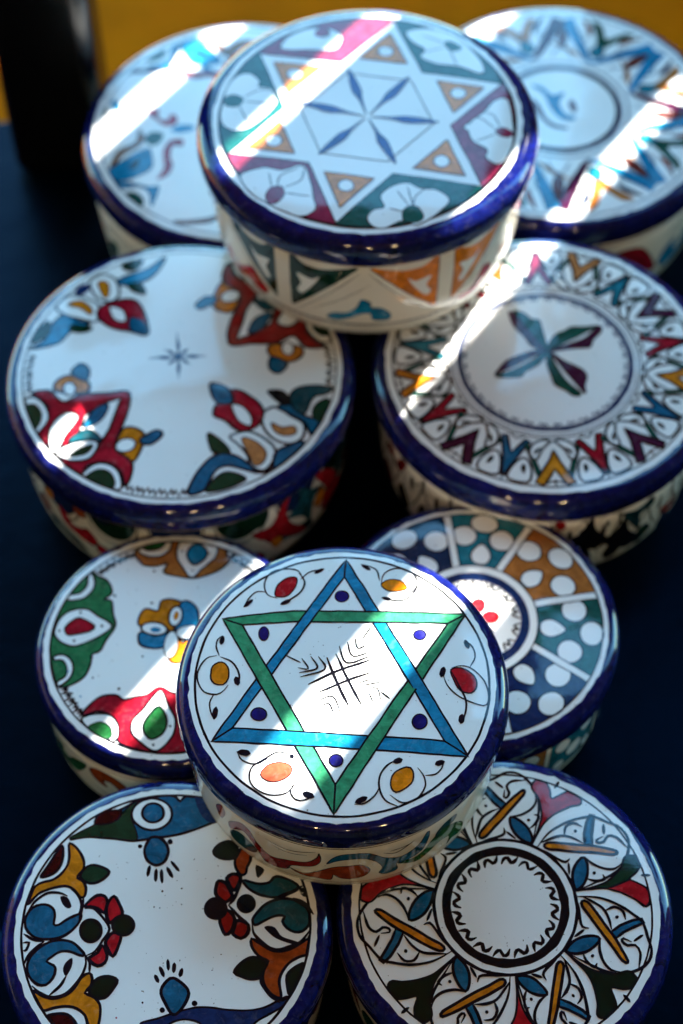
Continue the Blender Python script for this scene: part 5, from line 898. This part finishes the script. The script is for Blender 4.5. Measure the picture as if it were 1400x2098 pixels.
# --- box 5
P = BOXES[5][0]; P.ring(.955, .010); P.ring(.60, .010); P.ring(.535, .030, 'navy'); P.ring(.575, .008, 'navy')
for k in range(36): squiggle(P, k * 10, k * 10 + 8, .525, .035, 1, .011, 'navy')
P.play(DATA[5], None, 1.6)
COLS5 = {0: 'yellow', -1: 'blue', -2: 'plum', -3: 'crimson', -4: 'amber', -5: 'sea', -6: 'plum', -7: 'crimson', -8: 'amber', 1: 'crimson', 2: 'plum', 3: 'blue', 4: 'amber', 5: 'crimson', 6: 'plum', 7: 'sea', 8: 'peach', 9: 'magenta'}
for k in range(-8, 10):
    a = -90 + k * 20; c = COLS5[k]; inv = (k % 2 == 0)
    q = lambda r, d: pol(r, a + d)
    for s in (-1, 1):
        if inv:      # towards each neighbouring chevron: one green bar, an inner petal and an outer petal
            P.fill('painted_bar', 'pine', [q(.655, s * 12.6), q(.67, s * 15.0), q(.885, s * 7.0), q(.865, s * 5.2)], 0, .007)
            P.fill('painted_petal', 'white', [q(.625, s * 1.2), q(.69, s * 5.6), q(.77, s * 8.0), q(.73, s * 11.5), q(.66, s * 10.5), q(.62, s * 6)], 1, .016)
            P.fill('painted_drop', 'ink', [q(.675, s * 6.0), q(.70, s * 6.8), q(.735, s * 9.0), q(.70, s * 9.2)], 1)
            P.fill('painted_petal', 'white', [q(.935, s * 10.5), q(.87, s * 9.2), q(.79, s * 11.2), q(.77, s * 14.2), q(.84, s * 17.5), q(.93, s * 18.0)], 1, .016)
            P.fill('painted_drop', 'ink', [q(.88, s * 12.2), q(.83, s * 12.0), q(.81, s * 13.6), q(.85, s * 14.0)], 1)
    if inv: P.fill('painted_chevron', c, [q(.69, 0), q(.78, 2.6), q(.86, 5.4), q(.93, 7.6), q(.945, 4.4), q(.88, 2.0), q(.83, 0), q(.88, -2.0), q(.945, -4.4), q(.93, -7.6), q(.86, -5.4), q(.78, -2.6)], 0, .016)
    else: P.fill('painted_chevron', c, [q(.935, 0), q(.82, 2.2), q(.73, 4.6), q(.645, 8.2), q(.63, 5.0), q(.70, 2.0), q(.745, 0), q(.70, -2.0), q(.63, -5.0), q(.645, -8.2), q(.73, -4.6), q(.82, -2.2)], 0, .016)
    P.stroke([q(.90, 0), q(.95, 0)], .010)
    P.stroke([q(.60, -5), q(.635, 0), q(.60, 5)], .012); P.stroke([q(.95, -5.5), q(.915, 0), q(.95, 5.5)], .010)
# --- box 2: white star with coloured ground
P = BOXES[2][0]
SPT = [Vector(pol(.935, a)) for a in (78, 19, -41, -103, -161, 139)]
def inter(a, b, c, d):
    r = b - a; s = d - c; k = (c - a).cross(s) / r.cross(s); return a + r * k
tri = [(0, 2), (2, 4), (4, 0), (1, 3), (3, 5), (5, 1)]
cr = lambda a, b: a.x * b.y - a.y * b.x
def isect(a, b, c, d):
    r = b - a; s = d - c; k = cr(c - a, s) / cr(r, s); return a + r * k
ANG = [78, 19, -41, -103, -161, -221]
GC = ['pine2', 'magenta', 'pine2', 'magenta', 'pine2', 'magenta']
for i in range(6):
    A, Bp = SPT[i], SPT[(i + 1) % 6]
    V = isect(SPT[i], SPT[(i + 2) % 6], SPT[(i + 5) % 6], SPT[(i + 1) % 6])
    a0, a1 = ANG[i], ANG[(i + 1) % 6] - (360 if i == 5 else 0)
    arc = [pol(.945, a1 + (a0 - a1) * k / 12) for k in range(13)]
    P.fill('painted_ground', GC[i], [tuple(A), tuple(V), tuple(Bp)] + arc, 0, .008)
P.ring(.955, .014)
w_ = .125
for i in range(6):
    # orange point triangles inside each star arm
    A = SPT[i]; V0 = isect(SPT[i], SPT[(i + 2) % 6], SPT[(i + 5) % 6], SPT[(i + 1) % 6]); V1 = isect(SPT[i], SPT[i - 2], SPT[i - 1], SPT[(i + 1) % 6])
    c = (A + V0 + V1) / 3
    P.fill('painted_triangle', 'clear', [tuple(c + (x - c) * .60) for x in (A, V0, V1)], 0, .009, 'ink')
    P.dot(c.x, c.y, .050, 'white', name='painted_dot', o=.008)
hexv = []
for i in range(6):
    V = isect(SPT[i], SPT[(i + 2) % 6], SPT[(i + 5) % 6], SPT[(i + 1) % 6]); hexv.append(V * .80)
P.stroke([tuple(v) for v in hexv], .007, 'ink', closed=True, smooth=0)
for i, d in enumerate((105, 52, -7, -68, -133, 163)):
    q = lambda r, e: pol(r, d + e)
    P.fill('painted_leaf', 'petalblue', [q(.02, 0), q(.16, -4), q(.27, -6.5), q(.46, 0), q(.27, 6.5), q(.16, 4)], 1, .004)
P.play(DATA[2])
# --- box 3
P = BOXES[3][0]; P.ring(.96, .010, 'navyblue'); P.ring(.455, .012, 'navyblue'); P.ring(.40, .028, 'navy'); P.ring(.38, .02, 'ink')
for k in range(8):
    a = 62 - 45 * k; q = lambda r, d: pol(r, a + d)
    P.fill('painted_bar', 'azure', [q(.49, -3), q(.52, 6), q(.89, 24), q(.93, 18)], 0)
    P.fill('painted_bar', 'plum' if k % 2 else 'azure', [q(.49, 3), q(.52, -6), q(.89, -24), q(.93, -18)], 0)
    P.fill('painted_spindle', 'tan', [q(.52, 7), q(.60, 17), q(.66, 30), q(.59, 22), q(.53, 12)], 1)
    P.fill('painted_chevron', ('pine', 'tan')[k % 2], [q(.64, 0), q(.78, 5), q(.92, 10), q(.90, 5), q(.80, 1), q(.78, -1), q(.9, -6), q(.92, -10), q(.78, -6)], 1)
    P.fill('painted_spindle', 'maroon2', [q(.60, 22.5), q(.70, 19.5), q(.84, 22.5), q(.70, 25.5)], 1, .007)
    P.fill('painted_leaf', 'sea', [q(.56, 0), q(.62, 4.5), q(.70, 0), q(.62, -4.5)], 1, .008)
    for sg in (-1, 1):
        P.fill('painted_spindle', ('rust', 'navyblue')[k % 2], [q(.93, sg * 14), q(.86, sg * 12), q(.76, sg * 8), q(.84, sg * 8.5)], 1, .006)
        P.stroke([q(.50, sg * 14), q(.58, sg * 19), q(.60, sg * 22.5)], .010, 'navyblue')
    P.stroke([q(.6, 14), q(.72, 10), q(.8, 16), q(.9, 18)], .008, 'ink'); P.stroke([q(.6, -14), q(.72, -10), q(.8, -16)], .008, 'ink')
P.play(DATA[3])
# --- box 1
P = BOXES[1][0]; P.ring(.955, .010, 'navyblue'); P.play(DATA[1], .95, 1.5)
for a in (88, -92, 178):
    c, s = math.cos(R_(a)), math.sin(R_(a))
    for it in DATA[1][:8]: P.fill(it[1], it[2], [(x * c - y * s, x * s + y * c) for x, y in it[6]], it[3], .009, 'ink', .95)
# --- painted walls
P = BOXES[5][1]
for k in range(13):
    c = R_(-78 + 12 * k)
    for sg in (-1, 1): P.stroke([(c, .30), (c + sg * .06, .45), (c + sg * .10, .60), (c + sg * .09, .72)], .014, 'ink')
    P.fill('painted_comma', 'ink', [(c - .015, .52), (c + .01, .46), (c + .02, .56), (c, .62)], 1)
    if k % 3 == 0: P.fill('painted_petal', ('red2', 'forest')[k % 2], [(c + .03, .28), (c + .105, .40), (c + .18, .28), (c + .105, .18)], 1, .010)
    else: P.fill('painted_petal', 'ink', [(c + .04, .26), (c + .105, .42), (c + .17, .26), (c + .105, .14)], 1)
P = BOXES[4][1]
for k in range(7):
    c = R_(-66 + 22 * k)
    P.fill('painted_dome', ('forest', 'navy')[k % 2], [(c - .13, .74), (c + .13, .74), (c + .10, .60), (c, .54), (c - .10, .60)], 1, .012)
    P.stroke([(c - .17, .76), (c - .13, .57), (c, .48), (c + .13, .57), (c + .17, .76)], .012)
    P.fill('painted_petal', ('rust', 'red', 'amber')[k % 3], [(c + .14, .42), (c + .20, .34), (c + .26, .42), (c + .20, .52)], 1, .010)
    P.fill('painted_scroll', ('red', 'teal')[k % 2], [(c - .12, .40), (c, .34), (c + .10, .30), (c + .14, .20), (c + .04, .22), (c - .06, .28), (c - .14, .30)], 1, .010)
def wring(key, z, wd, col='line', name='painted_line'):
    P = BOXES[key][1]; n = 140; pts = [Vector((-math.pi + math.tau * k / n, z)) for k in range(n + 1)]
    P.stroke(pts, wd, col, raw=True, name=name)
for k in (8, 2, 4, 5):
    P = BOXES[k][1]
    if k in WALL: P.play(WALL[k])
P = BOXES[2][1]
tp = BOXES[2][3] / BOXES[2][2]
for k in range(6):
    c = R_(-32 + 60 * k); col = ('forest', 'orange', 'crimson', 'forest', 'orange', 'crimson')[k]
    for s in (-1, 1):
        q = lambda x, z: (c + s * x, z)
        P.fill('painted_triangle', col, [q(.055, .80), q(.49, .74), q(.055, .27)], 0, .006)
        P.fill('painted_motif', 'white', [q(.10, .60), q(.20, .58), q(.25, .62), q(.21, .53), q(.13, .42), q(.10, .45), q(.13, .52)], 1)
        P.fill('painted_arch', 'cream', [q(.10, .80), q(.47, .765), q(.30, .70), q(.16, .70), q(.09, .76)], 1)
        P.stroke([q(.50, .70), q(.28, .45), q(.08, .24)], .006)
    if k not in (0, 1): P.fill('painted_motif', ('azure', 'red')[k % 2], [(c + .52 + x, z) for x, z in ((-.17, .24), (-.05, .30), (0, .40), (.07, .32), (.17, .26), (.08, .22), (0, .28), (-.1, .2))], 1)
wring(2, .185, .022, 'navyblue'); wring(2, .80, .008)
wring(8, BOXES[8][3] / BOXES[8][2] - .07, .010); wring(8, .09, .006, 'brown')
for key, cols in ((8, ('rust', 'blue', 'red2', 'green')), (6, ('red2', 'green', 'rust', 'navy')), (9, ('rust', 'teal', 'red2', 'forest')), (10, ('red2', 'pine', 'amber', 'blue')), (1, ('red2', 'pine', 'crimson', 'blue')), (3, ('crimson', 'azure', 'pine2', 'plum')), (4, ('red', 'forest', 'teal', 'rust')), (5, ('ink', 'rust', 'ink', 'teal2'))):
    P = BOXES[key][1]; seen = {8: (-58, 72), 4: (-70, 70), 5: (-70, 65)}.get(key); zt_ = BOXES[key][3] / BOXES[key][2]
    for k in range(14):
        d = -180 + k * 25.7
        if seen and seen[0] - 12 < d < seen[1]: continue
        c = R_(d); col = cols[k % 4]; m = zt_ * .55; f = -1 if k % 2 else 1; q = lambda x, z: (c + x, m + f * z)
        P.fill('painted_scroll', col, [q(-.20, .10), q(-.10, .20), q(.05, .17), q(.16, .02), q(.22, -.14), q(.08, -.06), q(.0, .05), q(-.08, .04), q(-.06, -.05), q(-.16, -.02)], 1, .010)
        P.stroke([q(-.2, -.14), q(-.05, -.20), q(.1, -.17), q(.2, -.2)], .012)
    wring(key, zt_ - .05, .008)
P = BOXES[7][1]; zt_ = BOXES[7][3] / BOXES[7][2]
for k in range(12):
    c = R_(-180 + 30 * k); col = ('navy', 'jade2', 'tan', 'sea')[k % 4]
    P.fill('painted_segment', col, [(c + .02, zt_ - .06), (c + .50, zt_ - .06), (c + .50, .14), (c + .02, .14)], 0, .008)
    for x, z, a, b in ((.13, .5, .07, .09), (.38, .52, .07, .08), (.26, .33, .08, .09), (.12, .22, .05, .06), (.41, .22, .05, .06)):
        P.dot(c + x, z, a, 'white', b, .3, 'painted_spot', .008)
for lp, bp, *_ in BOXES.values(): lp.done(); bp.done()
print('objects', len(bpy.data.objects), 'tris', sum(len(o.data.polygons) for o in bpy.data.objects if o.type == 'MESH'))
